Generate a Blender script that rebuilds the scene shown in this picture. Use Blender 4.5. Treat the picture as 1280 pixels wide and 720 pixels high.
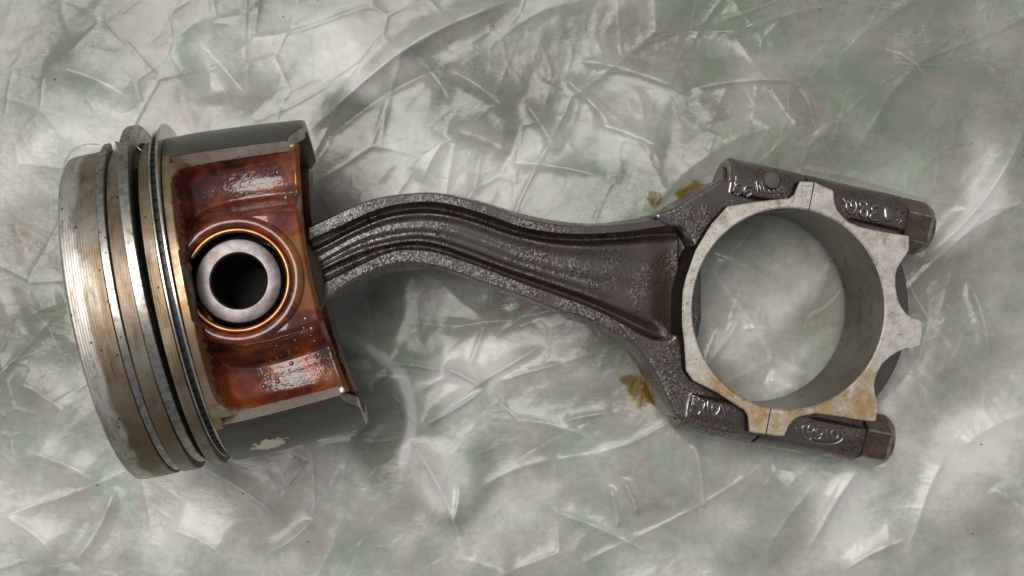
import bpy, bmesh, math, random
import numpy as np
from mathutils import Vector, Matrix
from mathutils.bvhtree import BVHTree

for o in list(bpy.data.objects):
    bpy.data.objects.remove(o, do_unlink=True)
random.seed(7)
rng = np.random.default_rng(11)
SC = bpy.context.scene
COL = SC.collection
MM = 0.001                      # everything below is written in millimetres

# ------------------------------------------------------------------ camera
cam_d = bpy.data.cameras.new('camera')
cam_d.sensor_width = 36.0
cam_d.lens = 36.0 * 1650.0 / 1280.0
cam_d.clip_start = 0.01
cam_d.clip_end = 100.0
cam = bpy.data.objects.new('camera', cam_d)
cam.location = (0, 0, 358 * MM)
cam.rotation_euler = (0, 0, 0)
COL.objects.link(cam)
SC.camera = cam

# ------------------------------------------------------------------ light
SUN_EL, SUN_AZ = math.radians(72), math.radians(135)     # direction the light comes from: azimuth counted from +X
sun_d = bpy.data.lights.new('sun', 'SUN')
sun_d.energy = 1.5
sun_d.angle = math.radians(33)
sun_d.color = (1.0, 0.955, 0.89)
sun = bpy.data.objects.new('sun', sun_d)
dirv = Vector((math.cos(SUN_EL) * math.cos(SUN_AZ), math.cos(SUN_EL) * math.sin(SUN_AZ), math.sin(SUN_EL)))
sun.rotation_euler = dirv.to_track_quat('Z', 'Y').to_euler()
sun.location = (0, 0, 2)
COL.objects.link(sun)

world = bpy.data.worlds.new('World')
SC.world = world
world.use_nodes = True
wn = world.node_tree.nodes
wl = world.node_tree.links
wn.clear()
sky = wn.new('ShaderNodeTexSky')
sky.sky_type = 'NISHITA'
sky.sun_disc = False
sky.sun_elevation = SUN_EL
sky.sun_rotation = math.pi / 2 - SUN_AZ
sky.air_density = 1.0
sky.dust_density = 4.0
sky.ozone_density = 1.0
hs = wn.new('ShaderNodeHueSaturation')           # high thin cloud: the blue is washed out
hs.inputs['Saturation'].default_value = 0.16
bg = wn.new('ShaderNodeBackground')
bg.inputs['Strength'].default_value = 0.05
wo = wn.new('ShaderNodeOutputWorld')
wl.new(sky.outputs[0], hs.inputs['Color'])
wl.new(hs.outputs[0], bg.inputs['Color'])
wl.new(bg.outputs[0], wo.inputs['Surface'])

SC.view_settings.view_transform = 'Standard'
SC.view_settings.look = 'None'
SC.view_settings.gamma = 1.0
SC.view_settings.exposure = 0.55
SC.view_settings.use_curve_mapping = False
SC.render.engine = 'CYCLES'
SC.cycles.use_denoising = True
SC.cycles.max_bounces = 6
SC.cycles.transparent_max_bounces = 6

# ------------------------------------------------------------------ measured outlines (rod plane, mm)
BEAM_SIDE_TOP = [(-118.2, 20.2), (-111.62, 23.19), (-104.41, 26.59), (-97.94, 28.23), (-88.05, 29.13), (-79.68, 27.84), (-70.03, 25.15), (-66.79, 23.98), (-57.42, 22.05), (-48.18, 21.32), (-38.65, 22.2), (-29.04, 24.31), (-24.62, 26.39)]
BEAM_FLANGE_TOP_OUT = [(-118.23, 19.45), (-111.81, 22.55), (-104.78, 25.87), (-98.47, 27.28), (-88.83, 28.16), (-80.66, 26.7), (-71.24, 24.07), (-68.08, 22.34), (-58.95, 20.46), (-49.94, 20.13), (-40.64, 20.79), (-31.26, 22.25), (-26.95, 23.68)]
BEAM_FLANGE_TOP_IN = [(-118.23, 16.4), (-116.54, 17.18), (-109.54, 20.47), (-102.3, 23.98), (-96.55, 25.38), (-88.83, 26.23), (-80.66, 24.57), (-71.24, 21.54), (-68.08, 20.2), (-58.95, 18.5), (-49.94, 18.36), (-40.64, 19.01), (-31.26, 20.47), (-26.95, 20.9)]
BEAM_RIDGE_TOP = [(-118.22, 13.63), (-114.22, 15.38), (-106.95, 19.28), (-99.82, 22.43), (-92.44, 23.66), (-85.21, 23.34), (-77.73, 21.44), (-70.79, 18.94), (-64.8, 17.4), (-56.77, 16.06), (-48.67, 15.71), (-40.51, 16.35), (-32.28, 17.19), (-26.07, 17.23)]
BEAM_WEB = [(-118.22, 9.99), (-114.21, 12.51), (-106.91, 16.8), (-99.76, 19.18), (-92.36, 20.21), (-85.1, 19.67), (-77.6, 17.36), (-70.63, 14.44), (-64.63, 12.69), (-56.57, 10.53), (-48.45, 9.16), (-40.26, 7.97), (-32.01, 7.18), (-25.78, 6.78)]
BEAM_RIDGE_LOW = [(-118.22, 8.05), (-111.55, 11.53), (-104.64, 14.46), (-97.3, 16.05), (-92.44, 16.66), (-87.56, 16.1), (-80.29, 13.59), (-70.79, 10.09), (-64.8, 8.13), (-56.77, 5.57), (-48.67, 2.79), (-40.51, -0.42), (-32.28, -3.24), (-26.07, -4.27)]
BEAM_FLANGE_LOW_IN = [(-118.23, 4.79), (-113.52, 7.08), (-106.12, 10.53), (-100.0, 13.62), (-95.2, 14.61), (-87.86, 14.06), (-81.64, 11.96), (-73.21, 9.06), (-68.08, 6.93), (-58.95, 3.8), (-49.94, 0.64), (-40.64, -3.92), (-34.33, -8.32), (-26.95, -13.14)]
BEAM_FLANGE_LOW_OUT = [(-118.23, -0.16), (-113.52, 3.07), (-109.54, 6.32), (-104.78, 8.81), (-100.0, 10.74), (-95.2, 11.53), (-87.86, 10.78), (-81.64, 8.66), (-77.14, 6.92), (-68.08, 4.0), (-58.95, 0.27), (-49.94, -2.31), (-40.64, -7.29), (-37.39, -10.08), (-33.1, -15.07), (-26.95, -22.7)]
BEAM_SIDE_LOW = [(-118.2, -1.46), (-113.56, 1.26), (-106.75, 5.37), (-100.88, 8.52), (-92.02, 9.92), (-84.67, 9.54), (-77.07, 6.76), (-70.03, 3.77), (-66.79, 2.57), (-57.42, -1.06), (-48.18, -4.52), (-41.15, -8.4), (-35.32, -12.7), (-30.92, -17.82), (-24.62, -26.46)]
RIM = [(-16.02, 25.31), (-8.4, 26.57), (-2.6, 27.22), (-0.1, 27.45), (1.15, 28.46), (1.98, 30.26), (2.61, 31.66), (4.49, 31.68), (6.79, 31.51), (9.1, 30.54), (11.42, 29.57), (11.63, 26.77), (12.47, 24.58), (15.21, 21.8), (18.81, 20.42), (24.77, 19.26), (31.62, 18.3), (31.62, 14.86), (30.54, 13.24), (29.47, 11.83), (28.4, 10.01), (27.97, 8.2), (27.97, 5.57), (28.4, 2.95), (29.47, 0.33), (30.97, -1.49), (32.26, -2.3), (35.06, -3.32), (35.06, -6.56), (34.63, -9.39), (32.47, -9.98), (30.76, -9.97), (28.4, -10.96), (26.48, -12.15), (24.56, -13.74), (23.06, -16.14), (22.21, -18.95), (22.43, -21.37), (23.28, -24.39), (22.64, -28.4), (18.39, -27.94), (14.58, -27.28), (10.57, -26.61), (6.79, -26.16), (4.07, -26.52), (1.98, -27.08), (0.52, -28.25), (-0.52, -29.43), (-1.35, -31.6), (-3.64, -31.56), (-5.71, -31.13), (-8.2, -30.89), (-10.47, -30.45), (-10.88, -26.49), (-11.71, -25.09), (-13.35, -24.08), (-18.69, -20.65), (-24.81, -17.63), (-26.64, -15.06), (-27.04, -8.57), (-27.65, -3.66), (-27.65, -0.13), (-27.45, 4.19), (-26.64, 7.72), (-24.2, 14.41), (-20.12, 20.93)]
SHOULDER_TOP = [(-34.39, 23.36), (-29.29, 24.6), (-23.95, 27.83), (-19.01, 30.67), (-15.9, 32.7), (3.97, 29.74), (3.97, 24.91), (-14.45, 23.54), (-19.42, 17.92), (-22.72, 13.52), (-23.95, 17.1), (-26.21, 20.26), (-30.31, 20.43)]
SHOULDER_LOW = [(-43.51, -2.31), (-40.89, -6.66), (-37.64, -10.03), (-34.39, -14.21), (-31.74, -18.98), (-29.7, -23.57), (-27.24, -28.16), (-8.62, -32.46), (-4.44, -30.93), (-7.58, -24.87), (-23.13, -17.89), (-26.01, -13.69), (-26.62, -7.73), (-28.06, -5.94), (-29.7, -7.91), (-35.0, -7.48)]
SLOT_FLOOR = [(-28.27, 20.34), (-19.05, 19.39), (-19.05, -2.95), (-21.15, -13.09), (-25.35, -13.05), (-30.36, -3.92)]
MARK_ZERO = [[(17.06, 26.45), (16.43, 27.43), (15.81, 25.95), (16.33, 24.58), (17.26, 23.9), (18.2, 24.4), (18.72, 25.59), (18.62, 26.86), (17.78, 27.39), (17.16, 26.55), (17.37, 25.57)], [(15.09, 27.91), (15.96, 26.54)]]
MARK_EIGHT = [[(20.49, 25.37), (19.55, 26.18), (19.76, 26.88), (20.59, 27.14), (21.64, 26.6), (21.49, 25.61), (20.49, 25.37), (19.61, 24.61), (19.97, 23.43), (21.11, 22.95), (21.7, 23.94), (21.43, 25.02), (20.49, 25.37)]]
MARK_THREE = [[(24.98, 25.8), (23.62, 26.11), (22.58, 25.33), (23.2, 24.6), (24.5, 24.22), (22.99, 24.09), (22.05, 23.25), (22.78, 22.37), (24.35, 22.44)]]
MARK_ARROW = [[(26.13, 25.85), (26.76, 26.26), (27.6, 25.67), (27.91, 24.49), (29.49, 23.91), (28.86, 23.11), (28.02, 22.11), (26.55, 21.9), (26.03, 23.09), (26.03, 24.86)]]
MARK_HOOK = [[(29.38, 22.32), (30.22, 22.92), (30.79, 22.23), (30.01, 21.57)], [(31.7, 22.64), (32.01, 22.34)]]
MARK_S_EIGHT = [[(-11.66, 30.97), (-12.83, 31.19), (-13.37, 30.38), (-12.05, 29.74), (-11.56, 28.91), (-12.44, 28.39), (-13.32, 28.8)]]
MARK_SIX = [[(-8.83, 30.53), (-10.3, 30.7), (-11.04, 29.57), (-10.69, 28.26), (-9.52, 28.05), (-8.83, 29.03), (-9.81, 29.68), (-10.78, 29.16)]]
MARK_FRINGE = [[(-7.76, 31.95), (-7.56, 30.55), (-7.37, 28.67)], [(-6.98, 31.12), (-6.49, 29.06)], [(-6.0, 30.57), (-5.41, 28.88)], [(-4.63, 30.21), (-4.23, 28.71)], [(-3.45, 30.13), (-2.86, 28.82)], [(-2.27, 30.05), (-1.49, 28.93), (-0.5, 29.32)]]
PIP = [[(-3.83, 31.87)]]
MARK_FORGE_CODE = [[(-24.65, -21.83), (-23.4, -21.58), (-22.32, -22.34), (-23.06, -23.17), (-24.24, -23.2)], [(-24.2, -23.42), (-22.78, -24.1), (-21.91, -25.17), (-22.83, -26.31)], [(-21.8, -22.53), (-20.95, -23.47), (-21.64, -24.96), (-21.18, -26.33)], [(-20.2, -22.77), (-20.49, -24.09), (-20.27, -25.9)], [(-19.17, -24.0), (-18.25, -23.24), (-17.1, -24.14), (-17.56, -25.72), (-18.71, -26.59), (-19.35, -25.43), (-19.17, -24.0)], [(-16.99, -23.7), (-16.14, -25.26), (-15.91, -26.63)]]
MARK_OVAL = [[(15.08, -32.7), (14.73, -33.32), (14.04, -33.82), (13.05, -34.15), (11.82, -34.3), (10.45, -34.26), (9.02, -34.02), (7.64, -33.61), (6.39, -33.05), (5.36, -32.38), (4.63, -31.65), (4.23, -30.91), (4.21, -30.2), (4.55, -29.58), (5.23, -29.08), (6.22, -28.75), (7.44, -28.59), (8.81, -28.64), (10.23, -28.87), (11.62, -29.28), (12.88, -29.84), (13.91, -30.51), (14.65, -31.24), (15.05, -31.99), (15.08, -32.7)]]
MARK_OVAL_LETTERS = [[(5.72, -31.48), (5.72, -29.91), (6.54, -29.04), (7.57, -29.84), (7.16, -30.91), (5.92, -31.09)], [(7.77, -30.63), (8.8, -29.96), (9.83, -30.76), (9.42, -31.93), (8.18, -32.11), (7.77, -30.63)], [(10.56, -30.38), (10.45, -32.15), (11.48, -32.85)], [(11.9, -31.19), (12.73, -30.32), (13.97, -31.13), (13.76, -32.6), (12.52, -32.97), (11.9, -31.19)], [(5.41, -32.06), (6.13, -33.24), (6.99, -32.63)], [(7.77, -32.59), (8.64, -33.0), (9.32, -32.36)], [(2.64, -29.66), (2.95, -31.23)]]
CREASES = [((-54.7, 43.8), (0.0, 77.0), 2.2, 2.2), ((-52.1, 40.1), (-21.7, 56.4), 1.5, -0.8), ((-20.6, 56.4), (0.0, 45.6), 2, 1.2), ((-30.4, 61.8), (-17.4, 47.7), 2.5, -1.0), ((-86.8, 69.4), (-69.4, 49.9), 5, 1.6), ((-83.5, 67.3), (-80.3, 49.9), 4, 1.2), ((-125.8, 58.6), (-99.8, 47.7), 5, 1.2), ((-119.3, 23.9), (-110.7, 36.9), 3, 0.6), ((-35.8, -5.4), (-38.6, -15.2), 1.4, 2.6), ((-38.6, -15.2), (-32.5, -20.6), 1.3, 2.2), ((-32.5, -20.6), (-17.4, -20.6), 1.6, 2.0), ((-17.4, -19.5), (-6.1, -25.0), 1.4, 2.4), ((-6.1, -25.0), (-22.8, -38.0), 1.1, 2.0), ((-22.8, -40.1), (7.6, -11.9), 1.3, 1.4), ((-34.7, -26.0), (-22.8, -40.1), 2.5, 1.5), ((-87.9, -48.8), (-64.0, -66.2), 1.8, 2.0), ((-62.9, -57.5), (-56.4, -49.9), 1.6, 1.6), ((-55.3, -43.4), (-56.4, -65.1), 1.0, 1.4), ((-56.4, -65.1), (-67.3, -73.8), 1.6, 1.2), ((-108.5, -54.2), (-119.3, -73.8), 1.2, 1.5), ((-26.0, -43.4), (-14.1, -73.8), 3, 2.2), ((-14.1, -54.2), (-17.4, -65.1), 1.5, 1.2), ((-17.4, -73.8), (0.0, -78.1), 2, 1.0), ((28.2, -49.9), (32.5, -60.8), 1.0, 1.6), ((25.0, -52.1), (27.1, -65.1), 1.0, 1.3), ((10.8, -60.8), (34.7, -71.6), 1.5, 1.0), ((-8.7, -56.4), (13.0, -45.6), 2, 0.9), ((13.0, -34.7), (26.0, -31.5), 1.0, 0.8), ((47.7, -40.1), (51.0, -60.8), 1.0, 0.9), ((74.9, -54.2), (91.1, -43.4), 2.5, 1.4), ((80.3, -71.6), (97.6, -47.7), 2.2, 1.6), ((89.0, -77.0), (106.3, -67.3), 1.8, 1.6), ((106.3, -69.4), (119.3, -43.4), 2.2, 1.2), ((69.4, -71.6), (84.6, -52.1), 3, 1.0), ((138.9, 45.6), (112.8, 8.7), 3, 2.4), ((124.8, 2.2), (131.3, -17.4), 1.4, 1.4), ((119.3, 13.0), (138.9, 26.0), 2.5, 1.0), ((121.5, -43.4), (138.9, -30.4), 3, 1.0), ((128.0, -52.1), (138.9, -60.8), 2, 0.8), ((17.4, 60.8), (47.7, 54.2), 1.6, 1.0), ((47.7, 55.3), (80.3, 56.4), 1.1, 1.2), ((56.4, 67.3), (91.1, 75.9), 2.5, 0.8), ((95.5, 34.7), (121.5, 71.6), 4, 1.0), ((13.0, 56.4), (26.0, 45.6), 2, 0.8), ((2.2, 49.9), (13.0, 36.9), 2.5, 1.0), ((21.7, 45.6), (41.2, 39.1), 3, 0.8), ((56.4, -10.8), (52.1, -21.7), 0.9, 1.0), ((61.8, -7.6), (53.2, -19.5), 1.0, 0.9), ((62.9, -10.8), (70.5, -10.8), 0.8, 0.6), ((56.4, 13.0), (69.4, 6.5), 1.2, 0.6), ((69.4, -26.0), (80.3, -30.4), 2, 0.8), ((-132.4, -8.7), (-121.5, -4.3), 3, 0.8), ((-136.7, -23.9), (-119.3, -34.7), 3, 1.0), ((-132.4, -43.4), (-112.8, -52.1), 2.5, 1.2), ((-136.7, -60.8), (-123.7, -71.6), 2, 1.0), ((-95.5, -65.1), (-78.1, -73.8), 2.5, 1.2), ((0.0, 34.7), (26.0, 31.5), 2.5, 0.8), ((-17.4, 41.2), (0.0, 36.9), 2.5, 1.2), ((-23.9, 28.2), (-17.4, 39.1), 2, 0.8), ((-4.3, -23.9), (13.0, -17.4), 1.5, 0.8), ((0.0, -34.7), (21.7, -39.1), 2, 0.9), ((-17.4, -8.7), (0.0, -4.3), 2, 0.7), ((10.8, 3.3), (-4.3, -8.7), 1.2, 0.5)]
MILK_SHADE_BLOBS = [(-106.3, 41.2, 36.9, 15.2, 15, 0.35), (-45.6, 49.9, 23.9, 9.8, -20, 0.35), (-4.3, 32.5, 28.2, 9.8, -20, 0.38), (26.0, 30.4, 13.0, 6.5, 0, 0.2), (-125.8, 45.6, 15.2, 15.2, 0, 0.2), (-119.3, -60.8, 32.5, 17.4, 10, 0.28), (-10.8, -60.8, 26.0, 15.2, 20, 0.25), (-10.8, -23.9, 13.0, 13.0, 0, 0.3), (30.4, -52.1, 26.0, 13.0, 0, 0.22), (65.1, -2.2, 15.2, 17.4, 0, 0.38), (75.9, -26.0, 10.8, 4.3, 20, 0.25), (128.0, 21.7, 8.7, 30.4, -25, 0.3), (95.5, -56.4, 10.8, 21.7, -30, 0.22), (128.0, -52.1, 13.0, 23.9, 0, 0.14), (-34.7, -17.4, 3.0, 11.9, -10, 0.35), (-26.0, -32.5, 7.6, 17.4, 30, 0.3), (-95.5, 72.7, 56.4, 9.8, 0, -0.16), (-26.0, 71.6, 43.4, 10.8, 10, -0.12), (-36.9, 33.6, 17.4, 7.6, 15, -0.42), (10.8, 43.4, 13.0, 6.5, -20, -0.3), (47.7, 49.9, 13.0, 17.4, 20, -0.22), (56.4, 39.1, 10.8, 8.7, 0, -0.2), (119.3, 60.8, 19.5, 23.9, 0, -0.12), (-45.6, -15.2, 8.7, 16.3, 0, -0.5), (-17.4, -6.5, 19.5, 9.8, 0, -0.25), (10.8, -15.2, 17.4, 10.8, 0, -0.12), (-132.4, -19.5, 13.0, 21.7, 0, -0.28), (-62.9, -60.8, 19.5, 13.0, 0, -0.16), (117.2, -15.2, 13.0, 23.9, 0, -0.24), (106.3, -39.1, 10.8, 10.8, 0, -0.15), (69.4, -60.8, 8.7, 19.5, -30, -0.2), (136.7, -71.6, 10.8, 13.0, 0, -0.35), (86.8, -4.3, 9.8, 23.9, 0, -0.3), (60.8, -19.5, 9.8, 8.7, 20, -0.32), (26.0, 6.5, 21.7, 5.4, -15, 0.1), (32.5, -19.5, 13.0, 8.7, -20, -0.3), (-17.4, -43.4, 13.0, 6.5, 45, -0.2), (13.0, 65.1, 26.0, 8.7, 0, -0.05), (80.3, 41.2, 28.2, 8.7, 10, -0.08)]  # some negative blobs paint the shade right of the piston and under the rod
STAIN_LOW = [(27.1, -22.1), (31.5, -20.6), (35.8, -21.7), (38.6, -23.9), (40.8, -27.8), (40.4, -33.6), (37.3, -31.5), (36.0, -33.0), (33.6, -34.3), (31.5, -32.5), (29.3, -28.2)]
STAIN_TOP = [(44.5, 27.8), (47.7, 29.5), (52.1, 29.9), (54.2, 27.8), (53.2, 24.7), (49.5, 23.4), (45.6, 22.6), (43.0, 21.3), (42.3, 24.3)]
STAIN_SIDE = [(36.5, 26.0), (39.1, 26.9), (41.2, 25.4), (40.4, 22.6), (38.6, 20.6), (36.5, 21.7), (35.6, 23.9)]
# ------------------------------------------------------------------ node helpers
class NT:
    def __init__(self, name):
        self.m = bpy.data.materials.new(name)
        self.m.use_nodes = True
        self.n = self.m.node_tree.nodes
        self.l = self.m.node_tree.links
        self.n.clear()
        self.out = self.n.new('ShaderNodeOutputMaterial')
        self.tc = self.n.new('ShaderNodeTexCoord')
    def set(self, sock, v):
        if hasattr(v, 'is_linked') or isinstance(v, bpy.types.NodeSocket):
            self.l.new(v, sock)
        elif isinstance(v, (tuple, list)) and len(v) == 3 and sock.type == 'RGBA':
            sock.default_value = (*v, 1)
        else:
            sock.default_value = v
    def coord(self, scale=(1, 1, 1), rot=(0, 0, 0), src='Object', loc=(0, 0, 0)):
        mp = self.n.new('ShaderNodeMapping')
        mp.inputs['Scale'].default_value = tuple(1000 * s for s in scale)   # texture space in millimetres
        mp.inputs['Rotation'].default_value = rot
        mp.inputs['Location'].default_value = loc
        self.l.new(self.tc.outputs[src], mp.inputs['Vector'])
        return mp.outputs[0]
    def noise(self, vec, scale, detail=4, rough=0.55, dist=0.0):
        t = self.n.new('ShaderNodeTexNoise')
        self.l.new(vec, t.inputs['Vector'])
        t.inputs['Scale'].default_value = scale
        t.inputs['Detail'].default_value = detail
        t.inputs['Roughness'].default_value = rough
        t.inputs['Distortion'].default_value = dist
        return t.outputs[0]
    def voro(self, vec, scale, feature='F1', out='Distance'):
        t = self.n.new('ShaderNodeTexVoronoi')
        t.feature = feature
        self.l.new(vec, t.inputs['Vector'])
        t.inputs['Scale'].default_value = scale
        return t.outputs[out]
    def ramp(self, fac, stops, interp='LINEAR'):
        r = self.n.new('ShaderNodeValToRGB')
        r.color_ramp.interpolation = interp
        el = r.color_ramp.elements
        while len(el) < len(stops):
            el.new(0.5)
        for e, (p, c) in zip(el, stops):
            e.position = p
            e.color = (c, c, c, 1) if isinstance(c, (int, float)) else (*c, 1)
        self.l.new(fac, r.inputs['Fac'])
        return r.outputs[0]
    def mix(self, fac, a, b, blend='MIX'):
        x = self.n.new('ShaderNodeMix')
        x.data_type = 'RGBA'
        x.blend_type = blend
        self.set(x.inputs['Factor'], fac)
        self.set(x.inputs[6], a)
        self.set(x.inputs[7], b)
        return x.outputs[2]
    def math(self, op, a, b=0.0, clamp=False):
        x = self.n.new('ShaderNodeMath')
        x.operation = op
        x.use_clamp = clamp
        self.set(x.inputs[0], a)
        self.set(x.inputs[1], b)
        return x.outputs[0]
    def sep(self, vec):
        s = self.n.new('ShaderNodeSeparateXYZ')
        self.l.new(vec, s.inputs[0])
        return s.outputs
    def bump(self, h, strength, dist_mm, normal=None):
        b = self.n.new('ShaderNodeBump')
        b.inputs['Strength'].default_value = strength
        b.inputs['Distance'].default_value = dist_mm * MM
        self.l.new(h, b.inputs['Height'])
        if normal is not None:
            self.l.new(normal, b.inputs['Normal'])
        return b.outputs[0]
    def bsdf(self, **kw):
        p = self.n.new('ShaderNodeBsdfPrincipled')
        for k, v in kw.items():
            self.set(p.inputs[k.replace('_', ' ')], v)
        self.l.new(p.outputs[0], self.out.inputs['Surface'])
        return p

MAT = {}

def mat_lathe():                      # turned aluminium ring lands with burnt oil film
    k = NT('turned_aluminium')
    c = k.coord()
    xyz = k.sep(c)
    big = k.noise(c, 0.055, 5, 0.6, 0.6)
    streak = k.noise(k.coord((0.9, 0.07, 0.07)), 1.0, 4, 0.6)
    fine = k.noise(c, 0.9, 4, 0.65)
    spots = k.voro(c, 0.32)
    col = k.mix(k.ramp(big, [(0.36, 0.0), (0.58, 1.0)]), (0.40, 0.365, 0.315), (0.235, 0.160, 0.092))
    edge = k.math('ADD', k.math('MULTIPLY', xyz[0], -0.5), k.math('MULTIPLY', k.math('SUBTRACT', k.noise(c, 0.12, 4, 0.6), 0.5), 2.2))
    col = k.mix(k.ramp(k.math('SUBTRACT', edge, 14.9), [(0.2, 0), (0.75, 1)]), col, (0.70, 0.68, 0.64))
    dark = k.noise(c, 0.035, 3, 0.5, 0.3)
    col = k.mix(k.ramp(dark, [(0.5, 0), (0.7, 0.65)]), col, (0.15, 0.115, 0.08))
    col = k.mix(k.math('MULTIPLY', k.ramp(streak, [(0.4, 0), (0.75, 1)]), 0.5), col, (0.30, 0.24, 0.18))
    col = k.mix(k.ramp(fine, [(0.58, 0), (0.75, 0.55)]), col, (0.16, 0.11, 0.07))
    col = k.mix(k.ramp(spots, [(0.05, 1), (0.13, 0)]), col, (0.03, 0.025, 0.02))
    wv = k.n.new('ShaderNodeTexWave')
    wv.wave_type = 'BANDS'
    wv.bands_direction = 'X'
    wv.inputs['Scale'].default_value = 0.55
    wv.inputs['Distortion'].default_value = 0.25
    k.l.new(c, wv.inputs['Vector'])
    col = k.mix(k.math('MULTIPLY', wv.outputs[0], 0.15), col, (0.10, 0.075, 0.05))
    grime = k.noise(k.coord((0.8, 0.25, 0.25)), 0.55, 6, 0.75, 0.5)
    col = k.mix(k.ramp(grime, [(0.50, 0), (0.68, 0.7)]), col, (0.11, 0.08, 0.05))
    n1 = k.bump(wv.outputs[0], 0.35, 0.06)
    n2 = k.bump(fine, 0.35, 0.05, n1)
    rough = k.ramp(streak, [(0.3, 0.40), (0.7, 0.60)])
    k.bsdf(Base_Color=col, Metallic=0.92, Roughness=rough, Normal=n2, Anisotropic=0.4)
    return k.m

def mat_ring_steel():
    k = NT('ring_steel')
    c = k.coord()
    f = k.noise(c, 0.5, 5, 0.65)
    col = k.mix(k.ramp(f, [(0.4, 0), (0.7, 1)]), (0.46, 0.44, 0.41), (0.17, 0.15, 0.125))
    col = k.mix(k.ramp(k.voro(c, 0.45), [(0.05, 1), (0.14, 0)]), col, (0.04, 0.035, 0.03))
    k.bsdf(Base_Color=col, Metallic=1.0, Roughness=k.ramp(f, [(0.3, 0.26), (0.7, 0.45)]), Normal=k.bump(f, 0.4, 0.06))
    return k.m

def mat_bare(name, light, dark, amber, amber_amt, rough=(0.3, 0.5), metallic=0.9, scratch=0.35):
    k = NT(name)
    c = k.coord()
    f = k.noise(c, 0.35, 6, 0.65)
    s = k.noise(k.coord((0.10, 1.3, 0.5), (0, 0, 0.5)), 1.0, 5, 0.7)
    col = k.mix(k.ramp(f, [(0.38, 0), (0.68, 1)]), light, dark)
    col = k.mix(k.math('MULTIPLY', k.ramp(s, [(0.5, 0), (0.72, 1)]), scratch), col, tuple(x * 0.45 for x in dark))
    b = k.noise(c, 0.05, 3, 0.5)
    col = k.mix(k.math('MULTIPLY', k.ramp(b, [(0.45, 0), (0.6, 1)]), amber_amt), col, amber)
    col = k.mix(k.ramp(k.voro(c, 0.5), [(0.04, 1), (0.12, 0)]), col, (0.05, 0.035, 0.02))
    nn = k.bump(s, 0.25, 0.06, k.bump(f, 0.3, 0.08))
    k.bsdf(Base_Color=col, Metallic=metallic, Roughness=k.ramp(f, [(0.3, rough[0]), (0.7, rough[1])]), Normal=nn)
    return k.m

def mat_machined_face():              # big-end thrust face: ground steel, golden oil stain on the lower side
    k = NT('ground_steel')
    c = k.coord()
    xyz = k.sep(c)
    f = k.noise(c, 0.30, 6, 0.7)
    s = k.noise(k.coord((0.25, 1.6, 0.4), (0, 0, -0.9)), 1.0, 3, 0.7, 1.0)
    col = k.mix(k.ramp(f, [(0.36, 0), (0.72, 1)]), (0.84, 0.80, 0.73), (0.36, 0.30, 0.24))
    col = k.mix(k.math('MULTIPLY', k.ramp(s, [(0.55, 0), (0.72, 1)]), 0.30), col, (0.24, 0.19, 0.15))
    # the oil stain has soaked in from the lower side (object Y is the cross direction)
    y = k.math('MULTIPLY', k.math('ADD', xyz[1], 9.0), -0.055)
    st = k.math('ADD', y, k.math('MULTIPLY', k.math('SUBTRACT', k.noise(c, 0.09, 4, 0.6), 0.5), 1.3))
    wash = k.ramp(k.noise(c, 0.17, 5, 0.7, 0.6), [(0.36, 0.12), (0.60, 1.0)])
    col = k.mix(k.math('MULTIPLY', k.ramp(st, [(0.10, 0), (0.65, 0.9)]), wash), col, (0.44, 0.27, 0.09))
    blot = k.noise(c, 0.24, 6, 0.75, 1.0)
    col = k.mix(k.ramp(blot, [(0.56, 0), (0.70, 0.75)]), col, (0.20, 0.12, 0.06))
    col = k.mix(k.ramp(k.voro(c, 0.55), [(0.04, 1), (0.13, 0)]), col, (0.07, 0.05, 0.035))
    fleck = k.noise(c, 1.1, 4, 0.75, 0.8)
    col = k.mix(k.math('MULTIPLY', k.ramp(fleck, [(0.56, 0), (0.66, 0.8)]), k.ramp(k.noise(c, 0.1, 3, 0.6), [(0.4, 0.1), (0.6, 1)])), col, (0.10, 0.075, 0.05))
    nn = k.bump(s, 0.3, 0.06, k.bump(f, 0.35, 0.08))
    k.bsdf(Base_Color=col, Metallic=0.65, Roughness=k.ramp(f, [(0.3, 0.30), (0.7, 0.48)]), Normal=nn)
    return k.m

def mat_bore():
    k = NT('bore_wall')
    c = k.coord()
    f = k.noise(k.coord((0.5, 0.5, 1.6)), 0.22, 5, 0.7)
    col = k.mix(f, (0.085, 0.075, 0.060), (0.25, 0.235, 0.20))
    col = k.mix(k.ramp(k.noise(c, 0.25, 5, 0.7), [(0.50, 0), (0.68, 0.7)]), col, (0.07, 0.05, 0.033))
    k.bsdf(Base_Color=col, Metallic=0.85, Roughness=0.34, Normal=k.bump(f, 0.4, 0.08))
    return k.m

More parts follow.
